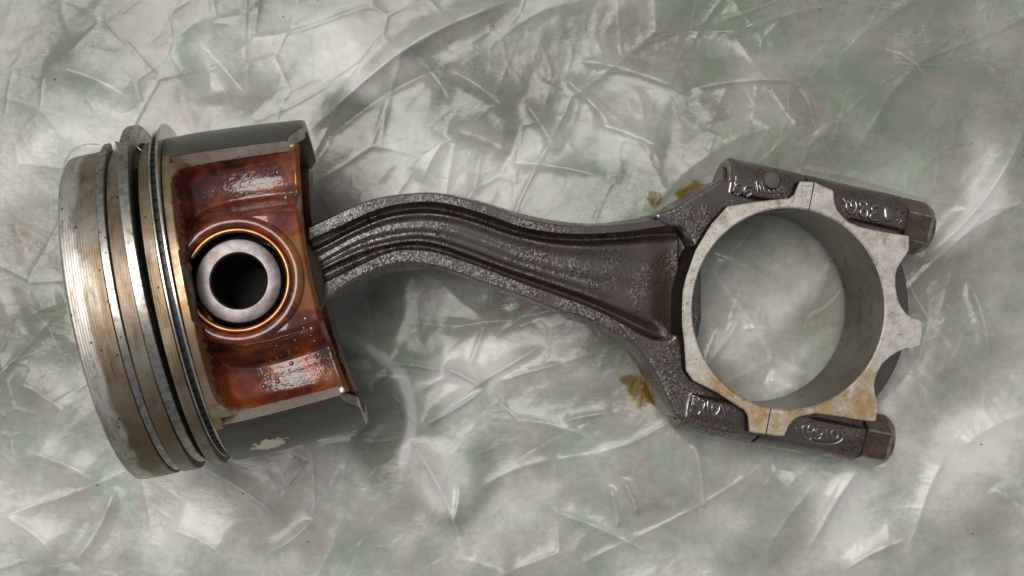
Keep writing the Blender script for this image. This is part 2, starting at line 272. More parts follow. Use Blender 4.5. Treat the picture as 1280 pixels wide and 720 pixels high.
def mat_forging():                    # forged steel, black-brown, wet with oil
    k = NT('oily_forging')
    c = k.coord()
    grain = k.noise(c, 3.4, 3, 0.7)
    med = k.noise(c, 1.35, 4, 0.68, 0.5)
    big = k.noise(c, 0.06, 2, 0.5)
    col = k.mix(k.ramp(big, [(0.38, 0), (0.62, 1)]), (0.025, 0.011, 0.006), (0.036, 0.012, 0.004))
    col = k.mix(k.ramp(med, [(0.50, 0), (0.62, 1)]), col, (0.007, 0.004, 0.003))
    pool = k.ramp(k.noise(c, 0.09, 3, 0.6), [(0.40, 0.0), (0.58, 1.0)])      # where oil lies thick it is smooth
    skin = k.ramp(k.math('ADD', k.math('MULTIPLY', med, 0.6), k.math('MULTIPLY', grain, 0.4)), [(0.45, 0.05), (0.53, 1.0)])
    cw = k.math('MAXIMUM', skin, k.math('MULTIPLY', pool, 0.9))
    amt = k.math('SUBTRACT', 0.85, k.math('MULTIPLY', pool, 0.55))
    nn = k.bump(med, 0.5, 0.4, k.bump(grain, 0.5, 0.25))
    hc = k.math('MULTIPLY', k.math('ADD', med, k.math('MULTIPLY', grain, 0.5)), amt)
    nc = k.bump(hc, 0.75, 0.19)
    k.bsdf(Base_Color=col, Metallic=0.10, Roughness=0.5, Specular_IOR_Level=0.3, Normal=nn,
           Coat_Weight=cw, Coat_Roughness=k.ramp(pool, [(0.0, 0.17), (1.0, 0.07)]), Coat_IOR=2.35, Coat_Normal=nc)
    return k.m

def mat_mark():                       # raised characters, rubbed smooth and wet
    k = NT('wet_raised_mark')
    c = k.coord()
    f = k.noise(c, 0.8, 3, 0.6)
    k.bsdf(Base_Color=k.mix(f, (0.10, 0.085, 0.08), (0.05, 0.035, 0.03)), Metallic=0.5, Roughness=0.35, Normal=k.bump(f, 0.3, 0.12),
           Coat_Weight=1.0, Coat_Roughness=0.12, Coat_IOR=2.3)
    return k.m

def mat_dry_forging():
    k = NT('brown_forging')
    c = k.coord()
    grain = k.noise(c, 0.9, 5, 0.7)
    big = k.noise(c, 0.09, 3, 0.5)
    col = k.mix(big, (0.060, 0.042, 0.032), (0.085, 0.060, 0.046))
    col = k.mix(k.ramp(grain, [(0.55, 0), (0.7, 1)]), col, (0.12, 0.085, 0.06))
    k.bsdf(Base_Color=col, Metallic=0.3, Roughness=0.45, Normal=k.bump(grain, 0.5, 0.15),
           Coat_Weight=0.5, Coat_Roughness=0.25)
    return k.m

def mat_bolt():
    k = NT('bolt_steel')
    c = k.coord()
    f = k.noise(c, 0.4, 5, 0.65)
    col = k.mix(k.ramp(f, [(0.4, 0), (0.65, 1)]), (0.17, 0.115, 0.085), (0.10, 0.06, 0.04))
    k.bsdf(Base_Color=col, Metallic=0.85, Roughness=0.30, Normal=k.bump(f, 0.2, 0.08),
           Coat_Weight=0.8, Coat_Roughness=0.12)
    return k.m

def mat_varnish():                    # burnt oil lacquer on the cast piston sides
    k = NT('burnt_oil_varnish')
    c = k.coord()
    xyz = k.sep(c)
    big = k.noise(c, 0.07, 4, 0.55, 0.5)
    patch = k.noise(c, 0.085, 5, 0.62, 0.8)
    col = k.ramp(patch, [(0.28, (0.30, 0.075, 0.008)), (0.41, (0.150, 0.024, 0.003)), (0.52, (0.070, 0.009, 0.002)), (0.66, (0.018, 0.005, 0.003))])
    col = k.mix(k.ramp(k.noise(c, 0.16, 4, 0.6), [(0.52, 0), (0.72, 0.7)]), col, (0.30, 0.072, 0.008))
    # lacquer thins to amber gold on the boss side nearest the open end
    g = k.math('MULTIPLY', k.math('SUBTRACT', xyz[0], 10.0), 0.11)
    d = k.math('ABSOLUTE', k.math('ADD', xyz[1], 1.0))
    g = k.math('SUBTRACT', g, k.math('MULTIPLY', k.math('SUBTRACT', d, 8.0, True), 0.5))
    g = k.math('ADD', g, k.math('MULTIPLY', k.math('SUBTRACT', big, 0.5), 0.8))
    col = k.mix(k.ramp(g, [(0.10, 0), (0.6, 0.7)]), col, (0.25, 0.11, 0.020))
    # orange peel, away from the boss
    peel = k.noise(k.coord((0.8, 1.2, 1)), 1.15, 2, 0.6, 0.6)
    mask = k.math('MULTIPLY', k.ramp(k.math('MULTIPLY', d, 0.03), [(0.46, 0.04), (0.60, 1.0)]), k.ramp(k.noise(c, 0.1, 3, 0.5), [(0.38, 0.25), (0.6, 1.0)]))
    h = k.math('MULTIPLY', peel, mask)
    nc = k.bump(h, 0.5, 0.24, k.bump(k.noise(c, 0.2, 3, 0.5), 0.35, 0.5))
    k.bsdf(Base_Color=col, Metallic=0.1, Roughness=0.6, Specular_IOR_Level=0.2, Coat_Weight=1.0, Coat_Roughness=0.10,
           Coat_IOR=1.47, Normal=nc, Coat_Normal=nc)
    return k.m

def mat_amber():                      # gold film on the boss collar and ring belt end
    k = NT('amber_film')
    c = k.coord()
    f = k.noise(c, 0.12, 5, 0.6)
    col = k.mix(k.ramp(f, [(0.35, 0), (0.65, 1)]), (0.26, 0.095, 0.025), (0.12, 0.035, 0.010))
    k.bsdf(Base_Color=col, Metallic=0.7, Roughness=0.3, Coat_Weight=1.0, Coat_Roughness=0.08, Coat_IOR=1.8,
           Normal=k.bump(f, 0.2, 0.2))
    return k.m

def mat_skirt():                      # graphite coated thrust face, worn through in a patch
    k = NT('graphite_skirt')
    c = k.coord()
    f = k.noise(k.coord((0.08, 1, 1)), 0.6, 4, 0.6)
    scuff = k.noise(k.coord((0.06, 2.2, 2.2)), 1.0, 4, 0.7)
    col = k.mix(f, (0.035, 0.033, 0.030), (0.10, 0.096, 0.088))
    col = k.mix(k.ramp(scuff, [(0.55, 0), (0.72, 0.6)]), col, (0.22, 0.21, 0.19))
    col = k.mix(k.ramp(k.noise(c, 0.06, 4, 0.6), [(0.45, 0), (0.7, 0.7)]), col, (0.055, 0.042, 0.030))
    xyz = k.sep(c)
    # bare flake near the middle of the lower thrust face
    dx = k.math('MULTIPLY', k.math('ADD', xyz[0], 2.5), 0.21)
    dz = k.math('MULTIPLY', k.math('SUBTRACT', xyz[2], 13.0), 0.33)
    rr = k.math('SQRT', k.math('ADD', k.math('MULTIPLY', dx, dx), k.math('MULTIPLY', dz, dz)))
    rr = k.math('ADD', rr, k.math('MULTIPLY', k.math('SUBTRACT', k.noise(c, 0.38, 4, 0.7), 0.5), 2.6))
    rr = k.math('ADD', rr, k.math('MULTIPLY', k.math('GREATER_THAN', xyz[1], 0.0), 9.0))
    col = k.mix(k.ramp(k.math('MULTIPLY', rr, 0.5), [(0.42, 1), (0.46, 0)]), col, (0.60, 0.55, 0.47))
    k.bsdf(Base_Color=col, Metallic=0.45, Roughness=0.33, Normal=k.bump(f, 0.3, 0.06))
    return k.m

def mat_simple(name, col, metallic, rough, col2=None, scale=0.4, bump=0.2, **kw):
    k = NT(name)
    c = k.coord()
    f = k.noise(c, scale, 5, 0.65)
    cc = k.mix(k.ramp(f, [(0.35, 0), (0.65, 1)]), col, col2 or tuple(x * 0.6 for x in col))
    k.bsdf(Base_Color=cc, Metallic=metallic, Roughness=rough, Normal=k.bump(f, bump, 0.08), **kw)
    return k.m

def mat_ground():                     # trampled turf seen through the film
    k = NT('turf')
    c = k.coord()
    f = k.noise(c, 0.030, 5, 0.6, 0.8)
    g = k.noise(k.coord((0.2, 1, 1), (0, 0, 0.7)), 0.22, 5, 0.65, 0.5)
    h = k.noise(c, 0.016, 3, 0.5)
    col = k.mix(k.ramp(f, [(0.3, 0), (0.7, 1)]), (0.030, 0.068, 0.020), (0.085, 0.072, 0.042))
    col = k.mix(k.ramp(g, [(0.45, 0), (0.75, 1)]), col, (0.075, 0.135, 0.040))
    col = k.mix(k.ramp(h, [(0.45, 0), (0.65, 0.8)]), col, (0.135, 0.085, 0.060))
    k.bsdf(Base_Color=col, Roughness=0.9, Normal=k.bump(g, 0.6, 1.5))
    return k.m

def mat_blade(name, col):
    k = NT(name)
    k.bsdf(Base_Color=col, Roughness=0.7)
    return k.m

def mat_film():                       # milky polythene, dusty, clear where wet underneath and where shade is painted
    k = NT('milky_polythene')
    c = k.coord()
    at = k.n.new('ShaderNodeAttribute')
    at.attribute_name = 'cloud'
    ac = k.n.new('ShaderNodeAttribute')
    ac.attribute_name = 'crest'
    b = k.noise(k.coord((0.4, 1, 1), (0, 0, 0.55)), 0.17, 5, 0.66, 0.8)
    d = k.noise(c, 0.55, 5, 0.72)
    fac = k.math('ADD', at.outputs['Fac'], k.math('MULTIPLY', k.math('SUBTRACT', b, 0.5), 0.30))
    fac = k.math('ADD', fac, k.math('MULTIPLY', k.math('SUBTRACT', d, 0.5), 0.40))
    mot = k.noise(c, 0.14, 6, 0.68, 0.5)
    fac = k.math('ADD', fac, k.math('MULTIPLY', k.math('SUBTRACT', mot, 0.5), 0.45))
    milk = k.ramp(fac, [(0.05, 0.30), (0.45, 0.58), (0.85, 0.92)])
    tint = k.noise(c, 0.045, 5, 0.66, 0.7)
    dust = k.mix(k.ramp(tint, [(0.40, 0), (0.52, 1)]), (0.50, 0.57, 0.48), (0.60, 0.59, 0.56))
    dust = k.mix(k.ramp(tint, [(0.54, 0), (0.68, 0.8)]), dust, (0.60, 0.54, 0.485))
    dust = k.mix(k.ramp(d, [(0.56, 0), (0.78, 0.45)]), dust, (0.44, 0.425, 0.39))
    dust = k.mix(k.ramp(fac, [(0.60, 0), (0.95, 0.8)]), dust, (0.72, 0.715, 0.69))
    cr2 = k.noise(k.coord((0.6, 1.0, 1), (0, 0, 0.9)), 0.26, 4, 0.62, 1.2)
    nn = k.bump(cr2, 0.20, 0.6, k.bump(d, 0.3, 0.25))
    tr = k.n.new('ShaderNodeBsdfTransparent')
    tr.inputs[0].default_value = (0.92, 0.95, 0.91, 1)
    df = k.n.new('ShaderNodeBsdfDiffuse')
    tl = k.n.new('ShaderNodeBsdfTranslucent')
    k.l.new(dust, df.inputs[0]); k.l.new(dust, tl.inputs[0]); k.l.new(nn, df.inputs['Normal'])
    ms = k.n.new('ShaderNodeMixShader'); ms.inputs[0].default_value = 0.22
    k.l.new(df.outputs[0], ms.inputs[1]); k.l.new(tl.outputs[0], ms.inputs[2])
    mm = k.n.new('ShaderNodeMixShader')
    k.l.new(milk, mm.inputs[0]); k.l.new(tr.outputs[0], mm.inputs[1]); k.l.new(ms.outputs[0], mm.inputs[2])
    gl = k.n.new('ShaderNodeBsdfGlossy')
    ro = k.math('SUBTRACT', k.ramp(b, [(0.42, 0.20), (0.60, 0.07)]), k.math('MULTIPLY', ac.outputs['Fac'], 0.12), True)
    k.l.new(k.math('MAXIMUM', ro, 0.05), gl.inputs['Roughness'])
    gl.inputs[0].default_value = (1, 1, 1, 1)
    k.l.new(nn, gl.inputs['Normal'])
    fr = k.n.new('ShaderNodeFresnel'); fr.inputs['IOR'].default_value = 1.34
    k.l.new(nn, fr.inputs['Normal'])
    m3 = k.n.new('ShaderNodeMixShader')
    k.l.new(fr.outputs[0], m3.inputs[0]); k.l.new(mm.outputs[0], m3.inputs[1]); k.l.new(gl.outputs[0], m3.inputs[2])
    k.l.new(m3.outputs[0], k.out.inputs['Surface'])
    return k.m

def mat_stain():
    k = NT('old_engine_oil')
    c = k.coord()
    f = k.noise(c, 0.30, 5, 0.65, 0.6)
    at = k.n.new('ShaderNodeAttribute')
    at.attribute_name = 'depth'
    th = k.math('ADD', at.outputs['Fac'], k.math('MULTIPLY', k.math('SUBTRACT', f, 0.5), 1.5))
    tr = k.n.new('ShaderNodeBsdfTransparent')
    k.l.new(k.mix(k.ramp(th, [(0.15, 0), (0.75, 1)]), (1, 1, 1), (0.62, 0.52, 0.22)), tr.inputs[0])
    pr = k.n.new('ShaderNodeBsdfPrincipled')
    pr.inputs['Base Color'].default_value = (0.18, 0.095, 0.018, 1)
    pr.inputs['Roughness'].default_value = 0.10
    ms = k.n.new('ShaderNodeMixShader')
    k.l.new(k.ramp(th, [(0.25, 0.0), (0.95, 0.45)]), ms.inputs[0])
    k.l.new(tr.outputs[0], ms.inputs[1]); k.l.new(pr.outputs[0], ms.inputs[2])
    k.l.new(ms.outputs[0], k.out.inputs['Surface'])
    return k.m

MAT['lathe'] = mat_lathe()
MAT['ring'] = mat_ring_steel()
MAT['rail'] = mat_simple('bright_rail', (0.72, 0.70, 0.66), 1.0, 0.25, (0.45, 0.43, 0.40))
MAT['black'] = mat_simple('black_slot', (0.012, 0.011, 0.010), 0.0, 0.45, (0.03, 0.028, 0.025), 0.8, 0.5)  # near-black for ring grooves, expander and bolt gap
MAT['alu'] = mat_bare('worn_aluminium', (0.74, 0.70, 0.63), (0.46, 0.40, 0.32), (0.32, 0.19, 0.09), 0.30)
MAT['rim'] = mat_bare('stained_aluminium', (0.60, 0.52, 0.40), (0.34, 0.24, 0.14), (0.26, 0.11, 0.035), 0.65)
MAT['face'] = mat_machined_face()
MAT['bore'] = mat_bore()
MAT['forging'] = mat_forging()
MAT['dry'] = mat_dry_forging()
MAT['mark'] = mat_mark()
MAT['oil_shade_wall'] = mat_simple('oily_shaded_wall', (0.012, 0.008, 0.006), 0.0, 0.7, (0.020, 0.012, 0.008), 0.3, 0.3, Specular_IOR_Level=0.08)  # oil-black wall, darkened further to paint the shade of the deep slot
MAT['bolt'] = mat_bolt()
MAT['varnish'] = mat_varnish()
MAT['amber'] = mat_amber()
MAT['skirt'] = mat_skirt()
MAT['pin'] = mat_simple('pin_steel', (0.20, 0.18, 0.185), 1.0, 0.40, (0.10, 0.085, 0.08), 0.3, 0.15)
MAT['pinbore_shade'] = mat_simple('pin_bore_shade', (0.012, 0.011, 0.010), 0.0, 0.6)  # near-black colour paints the shade inside the pin hole
MAT['copper'] = mat_simple('oiled_clip_wire', (0.46, 0.22, 0.10), 1.0, 0.34, (0.26, 0.11, 0.045), 0.2, 0.1)
MAT['drop'] = mat_simple('oil_drop', (0.10, 0.030, 0.010), 0.0, 0.04, (0.07, 0.02, 0.008), 0.2, 0.0, Coat_Weight=1.0, Coat_Roughness=0.02, Coat_IOR=2.0)
MAT['spot'] = mat_simple('spot_face', (0.38, 0.34, 0.30), 0.8, 0.35, (0.18, 0.15, 0.12))
MAT['ground'] = mat_ground()
MAT['film'] = mat_film()
MAT['stain'] = mat_stain()
MAT['grass_a'] = mat_blade('green_blade', (0.10, 0.16, 0.045))
MAT['grass_b'] = mat_blade('straw_blade', (0.30, 0.20, 0.10))
MAT['hair'] = mat_blade('dark_fibre', (0.16, 0.15, 0.13))
MAT['speck'] = mat_blade('soot_speck', (0.02, 0.018, 0.016))

# ------------------------------------------------------------------ mesh helpers
def mesh_obj(name, verts, faces, mats, parent=None, midx=None, smooth=35, offset=None):
    me = bpy.data.meshes.new(name)
    v = np.asarray(verts, dtype=float) * MM
    me.from_pydata(v.tolist(), [], [list(f) for f in faces])
    for m in (mats if isinstance(mats, (list, tuple)) else [mats]):
        me.materials.append(m)
    if midx is not None:
        me.polygons.foreach_set('material_index', np.asarray(midx, dtype=np.int32))
    if smooth:
        me.shade_smooth()
        me.set_sharp_from_angle(angle=math.radians(smooth))
    me.update()
    o = bpy.data.objects.new(name, me)
    COL.objects.link(o)
    if parent is not None:
        o.parent = parent
        if offset is not None:
            o.location = Vector(offset) * MM
    return o

def thing(name, label, cat, loc, rot=None):
    e = bpy.data.objects.new(name, None)
    e.empty_display_size = 0.01
    COL.objects.link(e)
    m = rot.to_4x4() if rot is not None else Matrix.Identity(4)
    m.translation = Vector(loc) * MM
    e.matrix_world = m
    e['label'] = label
    e['category'] = cat
    return e

def revolve(profile, seg, axis='X', a0=0.0, a1=2 * math.pi, centre=(0, 0), closed_profile=True):
    """profile: (along, radius) loop. Full turn or an arc with end caps."""
    full = abs(a1 - a0 - 2 * math.pi) < 1e-6
    n = seg if full else seg + 1
    vs, fs = [], []
    for i in range(n):
        t = a0 + (a1 - a0) * i / seg
        for (x, r) in profile:
            p, q = r * math.cos(t) + centre[0], r * math.sin(t) + centre[1]
            vs.append((x, p, q) if axis == 'X' else (p, q, x))
    m = len(profile)
    jm = m if closed_profile else m - 1
    for i in range(seg):
        i2 = (i + 1) % n
        for j in range(jm):
            j2 = (j + 1) % m
            fs.append((i * m + j, i2 * m + j, i2 * m + j2, i * m + j2))
    if not full:
        fs.append(tuple(range(m)))
        fs.append(tuple(reversed(range((n - 1) * m, n * m))))
    return vs, fs

def tube(path, r, n=8, closed=False, flat=1.0, taper=False):
    pts = [Vector(p) for p in path]
    vs, fs = [], []
    L = len(pts)
    up = Vector((0, 0, 1))
    for i, p in enumerate(pts):
        a = pts[(i - 1) % L] if (closed or i > 0) else p
        b = pts[(i + 1) % L] if (closed or i < L - 1) else p
        d = (b - a).normalized() if (b - a).length > 1e-9 else Vector((1, 0, 0))
        s = up.cross(d)
        s = s.normalized() if s.length > 1e-6 else Vector((0, 1, 0))
        q = d.cross(s)
        rr = r * (0.6 if taper and i in (0, L - 1) else 1.0)
        for k in range(n):
            t = 2 * math.pi * k / n
            vs.append(p + s * (rr * math.cos(t)) + q * (rr * flat * math.sin(t)))
    for i in range(L if closed else L - 1):
        i2 = (i + 1) % L
        for k in range(n):
            k2 = (k + 1) % n
            fs.append((i * n + k, i * n + k2, i2 * n + k2, i2 * n + k))
    if not closed:
        fs.append(tuple(reversed(range(n))))
        fs.append(tuple(range((L - 1) * n, L * n)))
    return [tuple(v) for v in vs], fs

def merge(parts):
    V, Fc = [], []
    for v, f in parts:
        o = len(V)
        V += [tuple(p) for p in v]
        Fc += [tuple(i + o for i in q) for q in f]
    return V, Fc

def prism(poly, n0, n1):
    m = len(poly)
    v = [(x, y, n0) for x, y in poly] + [(x, y, n1) for x, y in poly]
    f = [tuple(reversed(range(m))), tuple(range(m, 2 * m))]
    f += [(i, (i + 1) % m, m + (i + 1) % m, m + i) for i in range(m)]
    return v, f

def smooth_closed(poly, it=1):
    for _ in range(it):
        q = []
        for i, p in enumerate(poly):
            b = poly[(i + 1) % len(poly)]
            q += [(0.75 * p[0] + 0.25 * b[0], 0.75 * p[1] + 0.25 * b[1]), (0.25 * p[0] + 0.75 * b[0], 0.25 * p[1] + 0.75 * b[1])]
        poly = q
    return poly

def smooth_open(pts, it=2):
    pts = [tuple(p) for p in pts]
    for _ in range(it):
        q = [pts[0]]
        for a, b in zip(pts[:-1], pts[1:]):
            q += [tuple(0.75 * x + 0.25 * y for x, y in zip(a, b)), tuple(0.25 * x + 0.75 * y for x, y in zip(a, b))]
        q.append(pts[-1])
        pts = q
    return pts

def voxel_union(parts, voxel, smooth_it):
    """one forged body out of overlapping closed pieces"""
    v, f = merge(parts)
    me = bpy.data.meshes.new('tmp')
    me.from_pydata(v, [], f)
    bm = bmesh.new(); bm.from_mesh(me)
    bmesh.ops.recalc_face_normals(bm, faces=bm.faces)
    bm.to_mesh(me); bm.free()
    o = bpy.data.objects.new('tmp', me)
    COL.objects.link(o)
    md = o.modifiers.new('r', 'REMESH'); md.mode = 'VOXEL'; md.voxel_size = voxel
    ms = o.modifiers.new('s', 'SMOOTH'); ms.factor = 0.5; ms.iterations = smooth_it
    dg = bpy.context.evaluated_depsgraph_get()
    me2 = bpy.data.meshes.new_from_object(o.evaluated_get(dg))
    bpy.data.objects.remove(o, do_unlink=True)
    bpy.data.meshes.remove(me)
    return me2

def sstep(x, a, b):
    t = np.clip((np.asarray(x, dtype=float) - a) / (b - a), 0, 1)
    return t * t * (3 - 2 * t)

# ================================================================== SETTING
GROUND_Z = -7.0
# ---- poses of the two things (needed to lay the film under them)
PIN = Vector((-62.59, -0.40, 37.9))
yaw, pitch, roll = math.radians(11.67), math.radians(4.88), math.radians(3.23)
ax_a = Vector((math.cos(yaw) * math.cos(pitch), math.sin(yaw) * math.cos(pitch), -math.sin(pitch)))
w0 = Vector((math.cos(yaw) * math.sin(pitch), math.sin(yaw) * math.sin(pitch), math.cos(pitch)))
s0 = w0.cross(ax_a)
ax_w = w0 * math.cos(roll) + s0 * math.sin(roll)
ax_s = ax_w.cross(ax_a)
ROT_P = Matrix((ax_a, ax_s, ax_w)).transposed()
ROD_M = Vector((67.17, -5.17, 17.45))
tr_ = math.radians(9.0)
ROT_R = Matrix((Vector((math.cos(tr_), 0, -math.sin(tr_))), Vector((0, 1, 0)), Vector((math.sin(tr_), 0, math.cos(tr_))))).transposed()

# ---- ground
g = 3000
gv = [(-g, -g, GROUND_Z), (g, -g, GROUND_Z), (g, g, GROUND_Z), (-g, g, GROUND_Z)]
ground = mesh_obj('ground', gv, [(0, 1, 2, 3)], MAT['ground'], smooth=None)
ground['kind'] = 'structure'
ground['label'] = 'mottled green and brown turf under the plastic film'

# ---- flattened grass under the film
def grass_under():
    V, Fc, mi = [], [], []
    for i in range(600):
        x, y = rng.uniform(-230, 230), rng.uniform(-150, 150)
        t = rng.normal(0.6, 0.7)
        L, w = rng.uniform(8, 34), rng.uniform(0.5, 1.4)
        bend = rng.normal(0, 0.35)
        z = GROUND_Z + rng.uniform(0.3, 2.2)
        o = len(V)
        for q in range(4):
            f = q / 3
            tt = t + bend * f
            px, py = x + L * f * math.cos(tt), y + L * f * math.sin(tt)
            ww = w * (1 - 0.85 * f) / 2
            V.append((px - ww * math.sin(tt), py + ww * math.cos(tt), z + 0.4 * math.sin(3 * f)))
            V.append((px + ww * math.sin(tt), py - ww * math.cos(tt), z + 0.4 * math.sin(3 * f)))
        for q in range(3):
            Fc.append((o + 2 * q, o + 2 * q + 1, o + 2 * q + 3, o + 2 * q + 2))
            mi.append(1 if i % 5 == 0 else 0)
    o = mesh_obj('grass', V, Fc, [MAT['grass_a'], MAT['grass_b']], midx=mi, smooth=None)
    o['kind'] = 'stuff'
    o['label'] = 'flattened grass blades pressed under the plastic film'
    o['category'] = 'grass'
grass_under()

# ---- plastic film
def axis_pts(half, step, far):
    core = np.arange(-half, half + 1e-6, step)
    e, s = [], step
    p = core[-1]
    while p < far:
        s = min(s * 1.12, 14)
        p += s
        e.append(p)
    e = np.array(e)
    return np.concatenate([-e[::-1], core, e])

FX = axis_pts(148, 0.36, 430)
FY = axis_pts(86, 0.36, 360)
GX, GY = np.meshgrid(FX, FY)

def gnoise(sigma, seed, ext=900.0):
    """smooth random field, unit deviation, sampled on the film grid"""
    n = 512
    r = np.random.default_rng(seed)
    px = max(ext, 0) / n
    if sigma < 5:
        px = 0.9
    f = np.fft.fft2(r.normal(size=(n, n)))
    kx = np.fft.fftfreq(n)[:, None]; ky = np.fft.fftfreq(n)[None, :]
    s = sigma / px
    f *= np.exp(-2 * (math.pi * s) ** 2 * (kx ** 2 + ky ** 2))
    im = np.real(np.fft.ifft2(f)); im /= im.std()
    u = (GX / px + n / 2) % n; v = (GY / px + n / 2) % n
    i0 = np.floor(u).astype(int); j0 = np.floor(v).astype(int)
    fu = u - i0; fv = v - j0
    def bs(t):
        return ((1 - t) ** 3 / 6, (3 * t ** 3 - 6 * t ** 2 + 4) / 6, (-3 * t ** 3 + 3 * t ** 2 + 3 * t + 1) / 6, t ** 3 / 6)
    bu, bv = bs(fu), bs(fv)
    out = 0
    for j in range(4):
        row = 0
        for i in range(4):
            row = row + bu[i] * im[(j0 + j - 1) % n, (i0 + i - 1) % n]
        out = out + bv[j] * row
    return out

def facets(size, seed, wx, wy, edges=False):
    """distance to the nearest of scattered points: cones that meet along straight creases"""
    r = np.random.default_rng(seed)
    t = r.uniform(0.3, 1.1)
    X0, Y0 = GX + 0.35 * wx, GY + 0.35 * wy
    X = (X0 * math.cos(t) + Y0 * math.sin(t)) / (size * 1.5); Y = (-X0 * math.sin(t) + Y0 * math.cos(t)) / size
    n = 512
    jx, jy = r.uniform(0, 1, (n, n)), r.uniform(0, 1, (n, n))
    ix, iy = np.floor(X).astype(int), np.floor(Y).astype(int)
    best = np.full(X.shape, 9.0); second = np.full(X.shape, 9.0)
    for a in (-1, 0, 1):
        for c in (-1, 0, 1):
            k, l = (ix + a) % n, (iy + c) % n
            q = np.hypot(ix + a + jx[k, l] - X, iy + c + jy[k, l] - Y)
            second = np.minimum(second, np.maximum(best, q))
            best = np.minimum(best, q)
    return (best, second - best) if edges else best

def film_height():
    h = 1.0 * gnoise(30, 1) + 0.35 * gnoise(12, 2)
    crest = np.zeros_like(h)
    wx, wy = 6 * gnoise(16, 3), 6 * gnoise(16, 4)
    for size, amp, sd in ((30, 1.3, 71), (13, 0.55, 72), (7, 0.20, 73), (4, 0.09, 74)):      # crumple: straight-edged facets
        pres = 0.35 + 0.9 * sstep(gnoise(24, sd + 30), -0.8, 1.0)
        h += amp * (facets(size, sd, wx, wy) - facets(size * 1.25, sd + 10, wy, wx)) * pres
    for sg, amp, sd in ((10, 0.25, 5), (3.0, 0.08, 7)):
        r = np.abs(gnoise(sg, sd))
        h += amp * (np.exp(-r * 3.0) - 0.3) * (0.45 + 0.75 * sstep(gnoise(28, sd + 40), -0.6, 1.2))
    for size, wd, amp, sd in ((42, 0.9, 0.55, 91), (20, 0.6, 0.24, 92), (9, 0.4, 0.12, 93)):      # a net of joined creases
        _, ed = facets(size, sd, 1.1 * wx, 1.1 * wy, True)
        k_ = np.exp(-(ed * size * 0.6 / wd)) * sstep(gnoise(0.9 * size, sd + 7), -0.1, 1.1)
        h += amp * k_
        crest = np.maximum(crest, 0.32 * k_ ** 2 * min(1.0, amp * 1.6))
    lines = [(a, b, w, am) for a, b, w, am in CREASES]
    rr = np.random.default_rng(5)
    for i in range(16):
        x, y = rr.uniform(-150, 150), rr.uniform(-90, 90)
        t = rr.normal(0.75, 0.65)
        L = rr.uniform(6, 34)
        lines.append(((x, y), (x + L * math.cos(t), y + L * math.sin(t)), rr.uniform(0.22, 0.7), rr.choice([1, 1, -0.6]) * rr.uniform(0.10, 0.42)))
    XX, YY = GX + 0.25 * wx, GY + 0.25 * wy
    for (x0, y0), (x1, y1), w, am in lines:
        L = math.hypot(x1 - x0, y1 - y0)
        tx, ty = (x1 - x0) / L, (y1 - y0) / L
        m = 6 * w + 6
        ix0, ix1 = np.searchsorted(FX, [min(x0, x1) - m, max(x0, x1) + m])
        iy0, iy1 = np.searchsorted(FY, [min(y0, y1) - m, max(y0, y1) + m])
        if ix1 <= ix0 or iy1 <= iy0:
            continue
        X, Y = XX[iy0:iy1, ix0:ix1] - x0, YY[iy0:iy1, ix0:ix1] - y0
        s = (X * tx + Y * ty) / L
        d = -X * ty + Y * tx
        d = d - 0.04 * L * np.sin(s * math.pi)
        win = sstep(s, -0.05, 0.22) * sstep(1 - s, -0.05, 0.22)
        prof = np.exp(-np.where(d > 0, d / (1.5 * w), -d / (0.8 * w)) ** 1.0)
        h[iy0:iy1, ix0:ix1] += (1.35 if w >= 1.0 else 1.0) * am * win * prof
        wl_ = min(w, 0.55)
        crest[iy0:iy1, ix0:ix1] = np.maximum(crest[iy0:iy1, ix0:ix1], min(1.0, abs(am)) * win * np.exp(-(d / (1.1 * wl_)) ** 2) * (0.55 + 0.45 * np.sin(s * 23 + x0)))
    return h, crest

fh, crest = film_height()
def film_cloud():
    """film milkiness: dust smears, damp patches, shade painted beside piston and rod"""
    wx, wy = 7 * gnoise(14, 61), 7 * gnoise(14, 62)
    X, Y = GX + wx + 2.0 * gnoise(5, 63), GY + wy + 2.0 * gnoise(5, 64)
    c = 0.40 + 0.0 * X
    for x, y, rx, ry, t, am in MILK_SHADE_BLOBS:
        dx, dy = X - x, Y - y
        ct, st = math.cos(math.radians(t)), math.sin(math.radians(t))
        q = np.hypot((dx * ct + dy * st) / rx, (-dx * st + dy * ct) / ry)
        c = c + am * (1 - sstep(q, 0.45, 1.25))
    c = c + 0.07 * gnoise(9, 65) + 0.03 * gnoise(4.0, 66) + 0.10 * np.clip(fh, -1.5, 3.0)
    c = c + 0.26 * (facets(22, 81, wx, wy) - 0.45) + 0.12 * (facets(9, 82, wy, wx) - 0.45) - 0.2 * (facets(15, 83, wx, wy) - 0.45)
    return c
lift = film_cloud() + 0.28 * crest * sstep(gnoise(6, 90), -0.7, 0.9)
